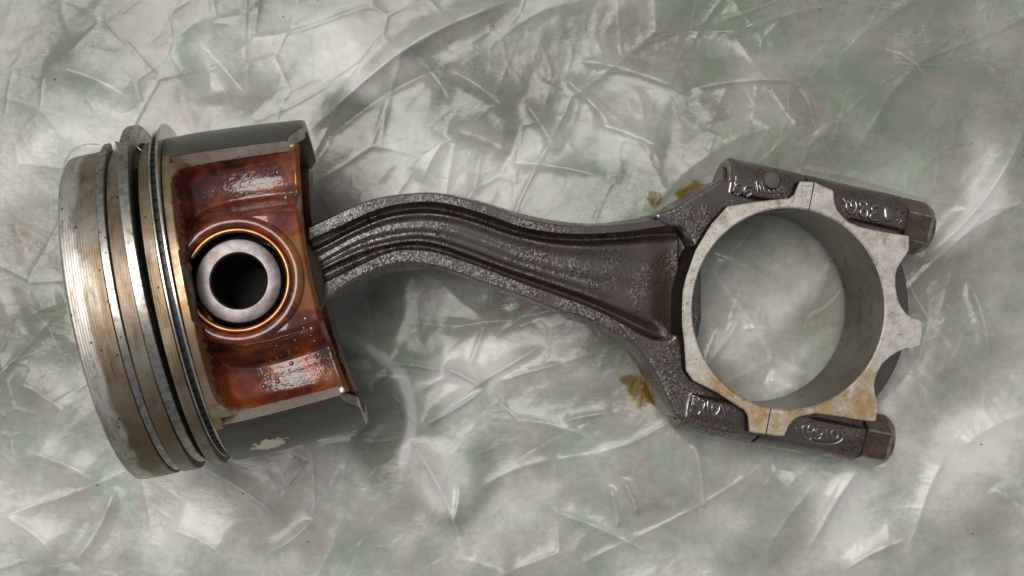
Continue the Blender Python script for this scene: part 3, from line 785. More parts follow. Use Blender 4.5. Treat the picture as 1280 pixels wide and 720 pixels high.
# the film is pressed down under the big end and under the ring belt, and hangs between
def under_plane(cx, cy, rad, base, tiltx):
    d = np.hypot(GX - cx, GY - cy)
    lim = base + tiltx * (GX - cx)
    return np.where(d < rad, lim, lim + 0.45 * (d - rad))
lim1 = under_plane(65.0, -5.0, 37, 4.6, -0.158)
pa = (GX - PIN.x) * ax_a.x + (GY - PIN.y) * ax_a.y
ps = -(GX - PIN.x) * ax_a.y + (GY - PIN.y) * ax_a.x
rr_ = np.sqrt(np.clip(40.6 ** 2 - ps ** 2, 0, None))
cyl = PIN.z - math.tan(pitch) * pa - rr_ - 0.15
inside = (pa > -37) & (pa < 22)
lim2 = np.where(inside & (np.abs(ps) < 40.6), cyl, 60.0)
out_a = np.maximum(np.maximum(-37 - pa, pa - 22), 0)
lim2 = np.minimum(lim2, np.where(np.abs(ps) < 40.6, cyl + out_a * 0.5 + 0.012 * out_a ** 2, 60))
dd_ = np.hypot(GX - 58.0, GY + 5.0)
rise = np.clip(np.minimum(lim1 - 2.0, 7.0), 0, None) * (1 - sstep(dd_, 34, 74)) * 0.85   # film lifted under the big end, added for its contact shadow
fh = fh + np.where(dd_ < 80, rise, 0)
def soft_min(p, q, k=0.9):
    return np.minimum(p, q) - np.log1p(np.exp(-k * np.abs(p - q))) / k
hard = np.minimum(lim1, lim2)
fh = np.minimum(soft_min(soft_min(fh, lim1), lim2), hard)
fh = np.maximum(fh, GROUND_Z + 2.6)
nx, ny = len(FX), len(FY)
vv = np.stack([GX.ravel(), GY.ravel(), fh.ravel()], 1)
idx = np.arange(nx * ny).reshape(ny, nx)
ff = np.stack([idx[:-1, :-1].ravel(), idx[:-1, 1:].ravel(), idx[1:, 1:].ravel(), idx[1:, :-1].ravel()], 1)
fme = bpy.data.meshes.new('plastic_sheet')
fme.vertices.add(len(vv)); fme.vertices.foreach_set('co', (vv * MM).ravel())
fme.loops.add(ff.size); fme.loops.foreach_set('vertex_index', ff.ravel().astype(np.int32))
fme.polygons.add(len(ff)); fme.polygons.foreach_set('loop_start', np.arange(0, ff.size, 4, dtype=np.int32))
fme.update(calc_edges=True); fme.validate()
ac = fme.attributes.new('crest', 'FLOAT', 'POINT'); ac.data.foreach_set('value', crest.ravel().astype(np.float32))
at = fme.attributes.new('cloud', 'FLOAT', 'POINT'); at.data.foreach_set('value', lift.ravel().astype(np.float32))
fme.materials.append(MAT['film']); fme.shade_smooth()
film = bpy.data.objects.new('plastic_sheet', fme)
COL.objects.link(film)
film['label'] = 'crumpled milky plastic sheet spread over turf under the engine parts'
film['category'] = 'plastic sheet'

def film_z(x, y):
    i = int(np.clip(np.searchsorted(FX, x), 1, nx - 1)); j = int(np.clip(np.searchsorted(FY, y), 1, ny - 1))
    return float(max(fh[j, i], fh[j - 1, i], fh[j, i - 1], fh[j - 1, i - 1]))

# ================================================================== PISTON
R = 39.6
base_p = PIN + ROT_P @ Vector((-11.0, 0, -R))
OFF = (11.0, 0.0, R)                 # pin centre seen from the base empty
piston = thing('piston', 'steel-grey ringed piston lying on its side, brown varnished pin side up', 'piston', base_p, ROT_P)

def belt():
    g1, g2, g3 = 36.0, 33.9, 34.8
    p = [(-15, 0), (-15, 20), (-9.8, 27), (-9.8, 38.9), (-10.0, 39.45), (-11.6, 39.5), (-11.75, 39.35), (-11.75, g3), (-14.35, g3), (-14.35, 39.3),
         (-14.5, 39.45), (-16.45, 39.45), (-16.9, 39.3), (-16.9, g2), (-20.5, g2), (-20.5, 39.3), (-20.65, 39.45), (-23.85, 39.45), (-24.0, 39.3),
         (-24.0, g1), (-26.0, g1), (-26.0, 39.2), (-26.15, 39.4), (-33.3, 39.35), (-34.2, 39.15), (-34.65, 38.6), (-34.7, 38.0), (-34.7, 20.5),
         (-33.9, 19.8), (-25, 19.2), (-22.2, 15), (-22.6, 10), (-27, 2), (-27.4, 0)]
    # three facets per groove edge keep the turned corners crisp
    v, f = revolve(p, 192, 'X', closed_profile=True)
    me_idx = []
    m = len(p)
    for k, q in enumerate(f):
        j = k % m
        x0, x1 = p[j][0], p[(j + 1) % m][0]
        r0, r1 = p[j][1], p[(j + 1) % m][1]
        if max(r0, r1) <= g1 + 0.01 and min(x0, x1) > -26.1 and min(r0, r1) > 30:
            me_idx.append(1)
        elif j in (1, 2, 3, 4):
            me_idx.append(2)
        elif j < 1 or j > 27:
            me_idx.append(1)
        else:
            me_idx.append(0)
    return mesh_obj('ring_belt', v, f, [MAT['lathe'], MAT['black'], MAT['rim']], piston, me_idx, 28, OFF)
ring_belt = belt()

def split_ring(name, x0, x1, ri, ro, dy, dz, gap_at, gap, mat, parent=piston, off=OFF, bev=0.18, seg=160):
    p = [(x0, ri), (x0, ro - bev), (x0 + bev, ro), (x1 - bev, ro), (x1, ro - bev), (x1, ri)]
    v, f = revolve(p, seg, 'X', gap_at + gap / 2, gap_at - gap / 2 + 2 * math.pi, (dy, dz))
    return mesh_obj(name, v, f, mat, parent, None, 28, off)

split_ring('compression_ring', -25.9, -24.1, 35.9, 39.95, 1.25, 0.1, math.radians(16), math.radians(7), MAT['ring'])
r2 = split_ring('compression_ring', -20.4, -18.15, 36.6, 41.0, 3.0, 0.2, math.radians(-62), math.radians(9), MAT['ring'])
oil = bpy.data.objects.new('oil_ring', None)
COL.objects.link(oil); oil.parent = piston; oil.location = Vector(OFF) * MM; oil.empty_display_size = 0.005
split_ring('rail', -14.25, -13.75, 36.4, 39.9, 1.9, 0.1, math.radians(-40), math.radians(6), MAT['rail'], oil, (0, 0, 0), 0.1)
split_ring('rail', -12.45, -11.85, 36.4, 40.6, 2.4, 0.1, math.radians(200), math.radians(6), MAT['rail'], oil, (0, 0, 0), 0.1)
def expander():
    parts = []
    v, f = revolve([(-13.75, 36.4), (-13.75, 38.2), (-12.45, 38.2), (-12.45, 36.4)], 160, 'X', math.radians(-36), math.radians(318), (2.2, 0.1))
    parts.append((v, f))
    for i in range(90):                        # the perforated spring behind the rails
        t = math.radians(-34 + 350 * i / 90)
        vv_, f_ = revolve([(-13.75, 38.0), (-13.75, 38.55), (-12.45, 38.55), (-12.45, 38.0)], 2, 'X', t, t + math.radians(2.6), (2.2, 0.1))
        parts.append((vv_, f_))
    v, f = merge(parts)
    return mesh_obj('expander', v, f, MAT['black'], oil, None, 30)
expander()

def skirt(sign):
    na, nf = 40, 44
    A0, PH = -11.75, math.radians(39)
    def end(ph):
        return 20.2 - 3.6 * float(sstep(abs(ph), math.radians(27), math.radians(38)))
    V, Fc, mi = [], [], []
    for layer in (0, 1):
        for j in range(nf + 1):
            ph = -PH + 2 * PH * j / nf
            for i in range(na + 1):
                t = i / na
                a = A0 + (end(ph) - A0) * t
                ro = 39.5 - 1.7 * max(0, (a + 6) / 26) ** 1.4
                r = ro if layer == 0 else ro - 2.9 - 0.4 * (1 - t)
                e = min(j, nf - j) / nf
                if layer == 0 and (j in (0, nf) or i == na):
                    r -= 0.25
                V.append((a, sign * r * math.cos(ph), r * math.sin(ph)))
    K = (nf + 1) * (na + 1)
    I = lambda l, j, i: l * K + j * (na + 1) + i
    for j in range(nf):
        for i in range(na):
            Fc.append((I(0, j, i), I(0, j, i + 1), I(0, j + 1, i + 1), I(0, j + 1, i))); mi.append(0)
            Fc.append((I(1, j, i), I(1, j + 1, i), I(1, j + 1, i + 1), I(1, j, i + 1))); mi.append(1)
    for i in range(na):
        for j in (0, nf):
            Fc.append((I(0, j, i), I(0, j, i + 1), I(1, j, i + 1), I(1, j, i))); mi.append(1)
    for j in range(nf):
        for i in (0, na):
            Fc.append((I(0, j, i), I(1, j, i), I(1, j + 1, i), I(0, j + 1, i))); mi.append(1)
    o = mesh_obj('skirt', V, Fc, [MAT['skirt'], MAT['alu']], piston, mi, 32, OFF)
    bm = bmesh.new(); bm.from_mesh(o.data); bmesh.ops.recalc_face_normals(bm, faces=bm.faces); bm.to_mesh(o.data); bm.free()
    return o
skirt(1)
skirt(-1)

def pocket_sd(a, s):
    """signed distance to the pocket outline (negative inside): open towards the skirt end, rounded at the ring belt"""
    qx, qy = -9.7 - np.asarray(a, float) + 5.0, np.abs(s) - 28.3 + 5.0
    return np.minimum(np.maximum(qx, qy), 0) + np.hypot(np.maximum(qx, 0), np.maximum(qy, 0)) - 5.0

def web_height(a, s):
    a = np.asarray(a, float); s = np.asarray(s, float)
    w = 17.4 + 0.002 * s ** 2 + 0.014 * (a - 4.0) ** 2 + 0.02 * (np.abs(s) - 22.0) ** 2 * sstep(np.abs(s), 16, 22)
    d = np.where(a > 0, np.hypot(0.42 * a, s), np.hypot(a, s))
    boss = 29.2 - 0.9 * sstep(a, 8, 17)
    k = 1 - sstep(d, 13.4, 19.5)
    w = np.maximum(w, w * (1 - k) + boss * k)
    w = w + 0.25 * np.exp(-((d - 21.2) / 1.3) ** 2) * sstep(np.abs(s), 8, 14)   # step that frames the panels
    # rim: ring belt surface on one side, skirt edge on the other two
    rim_belt = np.sqrt(39.35 ** 2 - s ** 2)
    rim_skirt = 22.3 + 0 * a
    q = sstep(a, -9.5, -5.0)
    rim = np.where(np.abs(s) > 20, rim_belt * (1 - q) + rim_skirt * q, rim_belt)
    sd = pocket_sd(a, s)
    f = np.clip(1 + sd / (1.0 + 1.8 * sstep(np.abs(s), 14, 19)), 0, 1) ** 2
    f = np.where(sd > 0, 1, f)
    return np.maximum(w, w * (1 - f) + rim * f)

def side_web(sign):
    na, ns = 120, 190
    S = 28.9
    V, Fc, mi = [], [], []
    for j in range(ns + 1):
        s = -S + 2 * S * j / ns
        end = 15.9 + 2.6 * (s / 28) ** 2
        for i in range(na + 1):
            a = -11.3 + (end + 11.3) * i / na
            w = float(web_height(a, s))
            w -= 1.6 * float(sstep(a, end - 1.2, end)) ** 2
            if math.hypot(a, s) < 12.4:
                w = 14.5
            V.append((a, s, sign * w))
    K = len(V)
    for j in range(ns + 1):
        s = -S + 2 * S * j / ns
        end = 15.9 + 2.6 * (s / 28) ** 2
        for i in range(na + 1):
            V.append((-11.3 + (end - 0.5 + 11.3) * i / na, s, sign * 13.0))
    I = lambda l, j, i: l * K + j * (na + 1) + i
    for j in range(ns):
        for i in range(na):
            if math.hypot(V[I(0, j, i)][0] + 0.15, V[I(0, j, i)][1] + 0.15) < 10.9:
                continue                       # the pin bore runs through
            Fc.append((I(0, j, i), I(0, j, i + 1), I(0, j + 1, i + 1), I(0, j + 1, i)))
            p_ = V[I(0, j, i)]
            mi.append(1 if float(pocket_sd(p_[0], p_[1])) > -0.35 + 0.25 * math.sin(p_[1] * 1.7) * math.sin(p_[0] * 2.3 + p_[1]) else 0)
            Fc.append((I(1, j, i), I(1, j + 1, i), I(1, j + 1, i + 1), I(1, j, i + 1))); mi.append(0)
    for i in range(na):
        for j in (0, ns):
            Fc.append((I(0, j, i), I(1, j, i), I(1, j, i + 1), I(0, j, i + 1))); mi.append(0)
    for j in range(ns):
        for i in (0, na):
            Fc.append((I(0, j, i), I(0, j + 1, i), I(1, j + 1, i), I(1, j, i))); mi.append(0)
    o = mesh_obj('side_wall', V, Fc, [MAT['varnish'], MAT['rim']], piston, mi, 50, OFF)
    bm = bmesh.new(); bm.from_mesh(o.data); bmesh.ops.recalc_face_normals(bm, faces=bm.faces); bm.to_mesh(o.data); bm.free()
    # collar round the pin bore
    v, f = revolve([(sign * 8, 11.5), (sign * 28.3, 11.5), (sign * 29.2, 11.8), (sign * 29.75, 12.4), (sign * 29.8, 13.3), (sign * 29.55, 14.0),
                    (sign * 29.1, 14.5), (sign * 27.5, 14.6), (sign * 8, 14.6)], 96, 'Z')
    c = mesh_obj('pin_boss', v, f, MAT['varnish'], piston, None, 50, OFF)
    bm = bmesh.new(); bm.from_mesh(c.data); bmesh.ops.recalc_face_normals(bm, faces=bm.faces); bm.to_mesh(c.data); bm.free()
    # round wire retaining clip, its ends turned out into the removal slot
    g0, g1 = math.radians(172), math.radians(142 + 360)
    path = []
    for i in range(73):
        t = g0 + (g1 - g0) * i / 72
        path.append((11.15 * math.cos(t), 11.15 * math.sin(t), sign * 29.1))
    v, f = tube(path, 0.60, 10)
    mesh_obj('retaining_clip', v, f, MAT['copper'], piston, None, 60, OFF)
    t = math.radians(157)
    cx, cy = 12.3 * math.cos(t), 12.3 * math.sin(t)
    v, f = tube([(cx + 1.75 * math.cos(q), cy + 1.75 * math.sin(q), sign * 30.0) for q in np.linspace(0, 2 * math.pi, 21)[:-1]], 0.55, 8, True)
    mesh_obj('removal_slot', v, f, MAT['varnish'], piston, None, 60, OFF)
side_web(1)
side_web(-1)

v, f = revolve([(-27.6, 6.6), (-27.6, 9.3), (-26.9, 9.8), (26.7, 9.8), (27.5, 9.3), (27.6, 9.05), (27.6, 6.45), (27.2, 6.05), (-4, 6.05), (-4.5, 5.6), (-4.6, 0), (-6, 0), (-6.1, 5.6), (-6.6, 6.05), (-27.2, 6.05)], 96, 'Z')  # solid disc across the bore is added to keep the hole dark
mi = []
for k in range(len(f)):
    mi.append(1 if k % 15 >= 7 and k % 15 <= 13 else 0)
pin = mesh_obj('piston_pin', v, f, [MAT['pin'], MAT['pinbore_shade']], piston, mi, 30, OFF)
bm = bmesh.new(); bm.from_mesh(pin.data); bmesh.ops.recalc_face_normals(bm, faces=bm.faces); bm.to_mesh(pin.data); bm.free()

def droplets():
    parts = []
    rr = random.Random(3)
    spots = [(12.8, -11.3, .7), (13.6, -13.6, .7), (12.0, -13.2, .35), (13.3, -16.2, .35)]
    for i in range(30):
        a, s = rr.uniform(-1, 13.5), rr.uniform(-24.0, -14)
        if a < 5 and s > -18:
            continue
        spots.append((a, s, rr.choice([0.12, 0.15, 0.18, 0.2, 0.25, 0.35, 0.6])))
    for a, s, r in [(12.5, 23.5, .55), (13.3, 17.3, .7), (9.0, 23.3, .3), (4.5, 23.2, .3)]:
        spots.append((a, s, r))
    for i in range(14):
        spots.append((rr.uniform(-4, 13), rr.uniform(14, 23.5), rr.uniform(.10, .2)))
    for a, s, r in spots:
        z = float(web_height(a, s))
        ring = 8
        V, Fc = [], []
        for li, lat in enumerate((0, 35, 65)):
            c, sn = math.cos(math.radians(lat)), math.sin(math.radians(lat))
            for k in range(ring):
                t = 2 * math.pi * k / ring
                V.append((a + r * c * math.cos(t), s + r * c * math.sin(t), z - 0.05 + 0.8 * r * sn))
        V.append((a, s, z - 0.05 + 0.8 * r))
        for li in range(2):
            for k in range(ring):
                k2 = (k + 1) % ring
                Fc.append((li * ring + k, li * ring + k2, (li + 1) * ring + k2, (li + 1) * ring + k))
        for k in range(ring):
            Fc.append((2 * ring + k, 2 * ring + (k + 1) % ring, 3 * ring))
        parts.append((V, Fc))
    V, Fc = merge(parts)
    o = mesh_obj('oil_droplets', V, Fc, MAT['drop'], piston, None, 80, OFF)
    o['kind'] = 'stuff'
droplets()

# ================================================================== CONNECTING ROD
BASE_R = ROD_M + ROT_R @ Vector((30.0, 0, -12.5))
OFR = (-30.0, 0.0, 12.5)
rod = thing('connecting_rod', 'bent oily black-brown connecting rod with open big end and two cap bolts', 'connecting rod', BASE_R, ROT_R)
PHI = math.radians(-11.4)
E1 = (math.cos(PHI), math.sin(PHI))
E2 = (-math.sin(PHI), math.cos(PHI))
def be(u, v):                         # big-end axes -> rod plane
    return (u * E1[0] + v * E2[0], u * E1[1] + v * E2[1])

def beam():
    lines = [(BEAM_SIDE_TOP, 0.0), (BEAM_FLANGE_TOP_OUT, 7.2), (BEAM_FLANGE_TOP_OUT, 8.0), (BEAM_FLANGE_TOP_IN, 8.0), (None, -0.2), (BEAM_RIDGE_TOP, 5.0), (None, 3.3), (BEAM_WEB, 3.9),
             (None, 3.0), (BEAM_RIDGE_LOW, 5.2), (None, -0.2), (BEAM_FLANGE_LOW_IN, 8.0), (BEAM_FLANGE_LOW_OUT, 8.0), (BEAM_FLANGE_LOW_OUT, 7.2), (BEAM_SIDE_LOW, 0.0)]
    us = np.linspace(-118.5, -25.6, 200)
    sections = []
    for u in us:
        pts = []
        for L, n in lines:
            if L is None:
                pts.append([None, n])
            else:
                a = np.array(smooth_open(L, 2)); pts.append([float(np.interp(u, a[:, 0], a[:, 1])), n])
        sink = float(sstep(u, -34.5, -27.5))
        fade = float(sstep(u, -52, -30))            # ribs die out into the flat web at the big end
        for i, p in enumerate(pts):
            if p[0] is None:
                lo, hi = pts[i - 1], pts[i + 1]
                k = 0.55 if i in (4,) else (0.45 if i == 10 else 0.5)
                if i == 4:
                    p[0] = lo[0] * 0.62 + hi[0] * 0.38
                elif i == 10:
                    p[0] = lo[0] * 0.38 + hi[0] * 0.62
                else:
                    p[0] = (lo[0] + hi[0]) / 2
        for i in (5, 6, 7, 8, 9):
            pts[i][1] = (pts[i][1] * (1 - fade) + 3.2 * fade) * (1 - sink) + 2.4 * sink
        for p in pts[1:-1]:
            p[1] = max(p[1], 0.6)
        pts[1][0] += 0.35; pts[13][0] -= 0.35
        ctrl = []
        for i, p in enumerate(pts):
            ctrl.append((p[0], p[1]))
            if i in (2, 11):                        # keep the flange tops flat
                q = pts[i + 1]
                ctrl += [(p[0] + (q[0] - p[0]) * t_, p[1] + (q[1] - p[1]) * t_) for t_ in (0.15, 0.85)]
        half = smooth_open(ctrl, 2)
        loop = half + [(y, -n) for y, n in reversed(half[1:-1])]
        sections.append([(u, y, n) for y, n in loop])
    m = len(sections[0])
    V = [p for s in sections for p in s]
    Fc = []
    for i in range(len(sections) - 1):
        for j in range(m):
            j2 = (j + 1) % m
            Fc.append((i * m + j, i * m + j2, (i + 1) * m + j2, (i + 1) * m + j))
    Fc.append(tuple(reversed(range(m)))); Fc.append(tuple(range((len(sections) - 1) * m, len(sections) * m)))
    return V, Fc

def boss_section(sign):
    pts = [(25.7, -9.4), (28.0, -9.6), (30.5, -9.2)]
    for t in range(-70, 71, 10):
        pts.append((28.6 + 6.8 * math.cos(math.radians(t)) ** 0.8, 9.2 * math.sin(math.radians(t))))
    pts += [(30.5, 9.2), (28.0, 9.6), (25.7, 9.4)]
    return [(sign * v, n) for v, n in pts]


def boss_piece(sign, u0, u1):
    sec = boss_section(sign)
    V, Fc = [], []
    m = len(sec)
    for u in (u0, u1):
        for v_, n_ in sec:
            x, y = be(u, v_)
            V.append((x, y, n_))
    Fc.append(tuple(range(m))); Fc.append(tuple(reversed(range(m, 2 * m))))
    for j in range(m):
        Fc.append((j, (j + 1) % m, m + (j + 1) % m, m + j))
    return V, Fc

def annulus_piece(r0, r1, n0, n1, a0, a1, seg=72):
    v, f = revolve([(n0, r0), (n0, r1), (n1, r1), (n1, r0)], seg, 'Z', a0, a1)
    return v, f

def to_part(me, name, mats, parent=rod, offset=OFR):
    me.transform(Matrix.Scale(MM, 4))
    me.name = name
    me.materials.clear()
    for m_ in mats:
        me.materials.append(m_)
    me.shade_smooth()
    o = bpy.data.objects.new(name, me)
    COL.objects.link(o); o.parent = parent; o.location = Vector(offset) * MM
    return o

SEC = PHI                                # the cap joint runs across the bore at right angles to E1
pieces = [prism(smooth_closed(SHOULDER_TOP, 1), -8.6, 8.6),
          prism(smooth_closed(SHOULDER_LOW, 1), -8.6, 8.6),
          prism(SLOT_FLOOR, -0.5, 0.5),
          boss_piece(1, -19.5, -0.25), boss_piece(-1, -19.5, -0.25)]
# small end eye round the pin, mostly hidden in the piston
v, f = revolve([(-10.5, 10.9), (-10.5, 15.6), (-9.4, 16.9), (9.4, 16.9), (10.5, 15.6), (10.5, 10.9)], 64, 'Z', centre=(-131.36, 4.77))
pieces.append((v, f))
body_me = voxel_union(pieces, 0.28, 14)
bm = bmesh.new(); bm.from_mesh(body_me)
bv, bf = beam()
vs_ = [bm.verts.new(p) for p in bv]
new_f = [bm.faces.new([vs_[i] for i in q]) for q in bf]
bmesh.ops.recalc_face_normals(bm, faces=new_f)
bm.to_mesh(body_me); bm.free()
rod_body = to_part(body_me, 'rod_body', [MAT['forging'], MAT['dry']])
for p_ in rod_body.data.polygons:                 # the eye of the small end is dry and brown
    c_ = p_.center / MM
    if math.hypot(c_.x + 131.36, c_.y - 4.77) < 17.6:
        p_.material_index = 1

cap_pieces = [annulus_piece(25.7, 34.6, -6.0, 6.0, SEC + math.radians(-78), SEC + math.radians(78)),
              annulus_piece(25.7, 28.0, -9.2, 9.2, SEC + math.radians(-87.5), SEC + math.radians(87.5)),
              boss_piece(1, 0.35, 27.3), boss_piece(-1, 0.35, 27.3),
              prism([be(12.5, 23.2), be(17.6, 18.8), be(26.3, 17.0), be(26.3, 27.0), be(12.5, 27.0)], -8.6, 8.6),
              prism([be(12.5, -27.0), be(26.3, -27.0), be(26.3, -17.0), be(17.6, -18.8), be(12.5, -23.2)], -8.6, 8.6)]
cap_me = voxel_union(cap_pieces, 0.26, 16)
cap = to_part(cap_me, 'bearing_cap', [MAT['forging']])

# machined faces and bore: one ring-shaped piece on the rod, one on the cap
RIMP = np.array(RIM)
def rim_radius(t):
    d = (math.cos(t), math.sin(t))
    best = 26.2
    n = len(RIMP)
    for i in range(n):
        x0, y0 = RIMP[i]; x1, y1 = RIMP[(i + 1) % n]
        ex, ey = x1 - x0, y1 - y0
        den = d[0] * ey - d[1] * ex
        if abs(den) < 1e-9:
            continue
        r = (x0 * ey - y0 * ex) / den
        s = (x0 * d[1] - y0 * d[0]) / den
        if r > 0 and -1e-6 <= s <= 1 + 1e-6:
            best = max(best, r)
    return best

def machined_ring(name, a0, a1, parent):
    seg = 420
    rb = 25.05
    ts = [a0 + (a1 - a0) * i / seg for i in range(seg + 1)]
    rad = [rim_radius(t) for t in ts]
    V, Fc, mi = [], [], []
    rows = [(rb, -12.1), (rb, 12.1), (rb + 0.4, 12.5), ('o', -0.35, 12.5), ('o', 0, 12.15), ('o', 0.15, 0.0), ('o', 0, -12.15), ('o', -0.35, -12.5), (rb + 0.4, -12.5)]
    for t, r in zip(ts, rad):
        for q in rows:
            rr2 = max(r + q[1], rb + 0.6) if q[0] == 'o' else q[0]
            V.append((rr2 * math.cos(t), rr2 * math.sin(t), q[-1]))
    m = len(rows)
    for i in range(seg):
        for j in range(m):
            j2 = (j + 1) % m
            Fc.append((i * m + j, i * m + j2, (i + 1) * m + j2, (i + 1) * m + j))
            mi.append(1 if j == 0 else (2 if j in (4, 5) else 0))
    Fc.append(tuple(range(m))); mi.append(2)
    Fc.append(tuple(reversed(range(seg * m, (seg + 1) * m)))); mi.append(2)
    o = mesh_obj(name, V, Fc, [MAT['face'], MAT['bore'], MAT['oil_shade_wall']], parent, mi, 30, (0, 0, 0))
    bm = bmesh.new(); bm.from_mesh(o.data); bmesh.ops.recalc_face_normals(bm, faces=bm.faces); bm.to_mesh(o.data); bm.free()
    return o
gap = 0.13 / 27
machined_ring('machined_face', SEC + math.pi / 2 + gap, SEC + 1.5 * math.pi - gap, rod_body)
machined_ring('machined_face', SEC - math.pi / 2 + gap, SEC + math.pi / 2 - gap, cap)

# ---- bolts
def bolt(sign, spin):
    e = bpy.data.objects.new('cap_bolt', None)
    COL.objects.link(e); e.parent = rod
    x, y = be(27.3, sign * 28.3)
    e.location = (Vector(OFR) + Vector((x, y, 0))) * MM
    e.rotation_euler = (0, 0, PHI)
    e.empty_display_size = 0.005
    # head: hexagon with corner highlights painted lighter, and a turned chamfer at the free end
    ang = []
    for k in range(6):
        c0 = 60 * k - math.degrees(spin)
        for da, w_ in ((-2.2, 0), (2.2, 1), (12, 0), (21, 0), (30, 0), (39, 0), (48, 0)):
            ang.append((c0 + da, w_))
    n = len(ang)
    def hexr(deg):
        q = (deg + math.degrees(spin)) % 60 - 30
        return 6.2 / math.cos(math.radians(q))
    V, Fc, mi = [], [], []
    rings = [(1.5, 6.5), (1.8, 7.3), (8.0, 7.3), (8.9, 6.55), (9.9, 5.7), (10.1, 5.2)]
    for x_, cap_ in rings:
        for deg, _ in ang:
            r = min(hexr(deg), cap_)
            V.append((x_, r * math.cos(math.radians(deg)), r * math.sin(math.radians(deg))))
    for i in range(len(rings) - 1):
        for k in range(n):
            Fc.append((i * n + k, i * n + (k + 1) % n, (i + 1) * n + (k + 1) % n, (i + 1) * n + k))
            edge_light = (k % 7 == 0 and i in (1, 2)) or i == 2
            mi.append(1 if edge_light else 0)
    Fc.append(tuple(reversed(range(n)))); mi.append(0)
    Fc.append(tuple(range((len(rings) - 1) * n, len(rings) * n))); mi.append(0)
    hd = mesh_obj('bolt_head', V, Fc, [MAT['bolt'], MAT['spot']], e, mi, 20, (0, 0, 0))
    bm = bmesh.new(); bm.from_mesh(hd.data); bmesh.ops.recalc_face_normals(bm, faces=bm.faces); bm.to_mesh(hd.data); bm.free()
    v, f = revolve([(-0.2, 0), (-0.2, 5.6), (1.7, 5.6), (1.7, 0)], 40, 'X')
    mesh_obj('bolt_gap_shade', v, f, MAT['black'], e, None, 30, (0, 0, 0))  # black disc paints the dark gap behind the bolt head
    v, f = revolve([(-48.0, 0), (-48.0, 3.6), (-47.5, 4.2), (-46.5, 4.2), (-46.5, 0)], 32, 'X')
    mesh_obj('bolt_tip', v, f, MAT['bolt'], e, None, 30, (0, 0, 0))
    v, f = revolve([(-47.2, 4.6), (-47.2, 6.4), (-46.9, 6.6), (-46.0, 6.6), (-46.0, 4.6)], 40, 'X', centre=(0, 0))
    mesh_obj('spot_face', v, f, MAT['spot'], e, None, 30, (0, 0, 0))
bolt(1, math.radians(-6))
bolt(-1, math.radians(-10))

# ---- raised forging marks
def bvh(me):
    return BVHTree.FromPolygons([v_.co / MM for v_ in me.vertices], [tuple(p.vertices) for p in me.polygons])
TREE = {'rod': bvh(rod_body.data), 'cap': bvh(cap.data)}
def surf(tree, u, v_, dflt=9.3):
    h = tree.ray_cast(Vector((u, v_, 30)), Vector((0, 0, -1)))
    return h[0].z if h[0] is not None and h[0].z > 2 else dflt

def mark(name, strokes, which, r=0.45, lift_=0.20):
    parts = []
    for s in strokes:
        pts = smooth_open([(x, y, 0) for x, y in s], 2)
        pts = [(x, y, surf(TREE[which], x, y) + lift_) for x, y, _ in pts]
        parts.append(tube(pts, r, 8, False, 0.95, True))
    V, Fc = merge(parts)
    o = mesh_obj(name, V, Fc, MAT['mark'], rod_body if which == 'rod' else cap, None, 70, (0, 0, 0))
    return o
def pad(name, poly, which, height=0.45):
    q = smooth_closed(poly, 2)
    cx = sum(p[0] for p in q) / len(q); cy = sum(p[1] for p in q) / len(q)
    V, Fc = [], []
    m = len(q)
    for k, (sc, dh) in enumerate(((1.0, -0.5), (1.0, height * 0.6), (0.86, height), (0.4, height * 1.15))):
        for x, y in q:
            xx, yy = cx + (x - cx) * sc, cy + (y - cy) * sc
            V.append((xx, yy, surf(TREE[which], xx, yy) + dh))
    for k in range(3):
        for j in range(m):
            Fc.append((k * m + j, k * m + (j + 1) % m, (k + 1) * m + (j + 1) % m, (k + 1) * m + j))
    Fc.append(tuple(range(3 * m, 4 * m)))
    return mesh_obj(name, V, Fc, MAT['mark'], rod_body if which == 'rod' else cap, None, 60, (0, 0, 0))
mark('raised_zero', MARK_ZERO, 'cap')
mark('raised_eight', MARK_EIGHT, 'cap')
mark('raised_three', MARK_THREE, 'cap', 0.5)
pad('raised_arrow', MARK_ARROW[0], 'cap')
mark('raised_hook', MARK_HOOK, 'cap', 0.3)
mark('raised_eight', MARK_S_EIGHT, 'rod', 0.4)
mark('raised_six', MARK_SIX, 'rod', 0.42)
mark('raised_forge_flash', MARK_FRINGE, 'rod', 0.3)
mark('raised_forge_code', MARK_FORGE_CODE, 'rod', 0.42)
mark('raised_oval', MARK_OVAL, 'cap', 0.3)
mark('raised_oval_letters', MARK_OVAL_LETTERS, 'cap', 0.32)
px_, py_ = PIP[0][0]
pz_ = surf(TREE['rod'], px_, py_)
v, f = revolve([(pz_ - 1.0, 0), (pz_ - 1.0, 2.35), (pz_ + 1.0, 2.2), (pz_ + 1.5, 1.8), (pz_ + 1.6, 0)], 32, 'Z', centre=(px_, py_))
mesh_obj('raised_pip', v, f, MAT['mark'], rod_body, None, 40, (0, 0, 0))

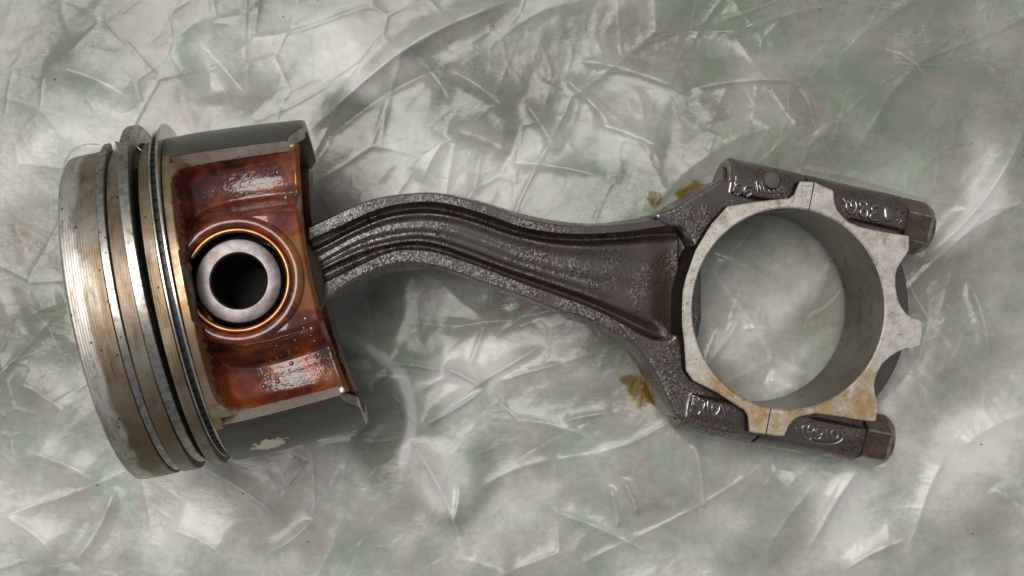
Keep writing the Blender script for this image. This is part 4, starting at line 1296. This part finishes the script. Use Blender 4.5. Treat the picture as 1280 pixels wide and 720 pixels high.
# ================================================================== SMALL THINGS ON THE FILM
def stain(poly, label):
    rs = random.Random(len(label))
    jag = []
    for i_, p in enumerate(poly):
        b_ = poly[(i_ + 1) % len(poly)]
        for t_ in (0, 0.33, 0.66):
            jag.append((p[0] + (b_[0] - p[0]) * t_ + rs.uniform(-.8, .8), p[1] + (b_[1] - p[1]) * t_ + rs.uniform(-.8, .8)))
    q = smooth_closed(jag, 1)
    cx = sum(p[0] for p in q) / len(q); cy = sum(p[1] for p in q) / len(q)
    V, Fc = [], []
    m = len(q)
    scs = (1.0, 0.97, 0.8, 0.6, 0.4, 0.2)
    for k, sc in enumerate(scs):
        for x, y in q:
            xx, yy = cx + (x - cx) * sc, cy + (y - cy) * sc
            V.append((xx, yy, film_z(xx, yy) + (0.05 if k == 0 else 0.28)))
    for k in range(len(scs) - 1):
        for j in range(m):
            Fc.append((k * m + j, k * m + (j + 1) % m, (k + 1) * m + (j + 1) % m, (k + 1) * m + j))
    Fc.append(tuple(range((len(scs) - 1) * m, len(scs) * m)))
    o = mesh_obj('oil_puddle', V, Fc, MAT['stain'], None, None, 80)
    da = o.data.attributes.new('depth', 'FLOAT', 'POINT')
    da.data.foreach_set('value', np.repeat(np.array([-0.4, -0.25, 0.15, 0.5, 0.75, 0.85], dtype=np.float32), m))
    o['label'] = label
    o['category'] = 'oil puddle'
    o['group'] = 'oil puddles on the film'
stain(STAIN_LOW, 'amber oil puddle beside the lower bolt boss')
stain(STAIN_TOP, 'olive oil puddle touching the upper bolt boss')
stain(STAIN_SIDE, 'small olive oil spot left of the upper boss')

hp = []
for i in range(30):
    t = math.radians(-150 + 250 * i / 29 + 40)
    x, y = -114.0 + 7.5 * math.cos(t + 0.9), 32.5 + 6.6 * math.sin(t + 0.9)
    hp.append((x, y, film_z(x, y) + 0.35))
v, f = tube(hp, 0.045, 5)
hair = mesh_obj('hair', v, f, MAT['hair'], None, None, 60)
hair['label'] = 'thin dark curled hair lying beside the piston crown'
hair['category'] = 'hair'

def specks():
    parts = []
    rr = random.Random(9)
    for i in range(50):
        x, y = rr.uniform(-140, 140), rr.uniform(-80, 80)
        r = rr.choice([0.10, 0.12, 0.15, 0.2, 0.25])
        z = film_z(x, y) + 0.05
        V = [(x + r * rr.uniform(.6, 1.3) * math.cos(t), y + r * rr.uniform(.6, 1.3) * math.sin(t), z) for t in (0, 1.05, 2.1, 3.14, 4.2, 5.25)]
        V += [(x, y, z + r * 0.8)]
        Fc = [(k, (k + 1) % 6, 6) for k in range(6)]
        parts.append((V, Fc))
    V, Fc = merge(parts)
    o = mesh_obj('soot_specks', V, Fc, MAT['speck'], None, None, None)
    o['kind'] = 'stuff'
    o['label'] = 'tiny black soot specks scattered over the plastic film'
    o['category'] = 'specks'
specks()
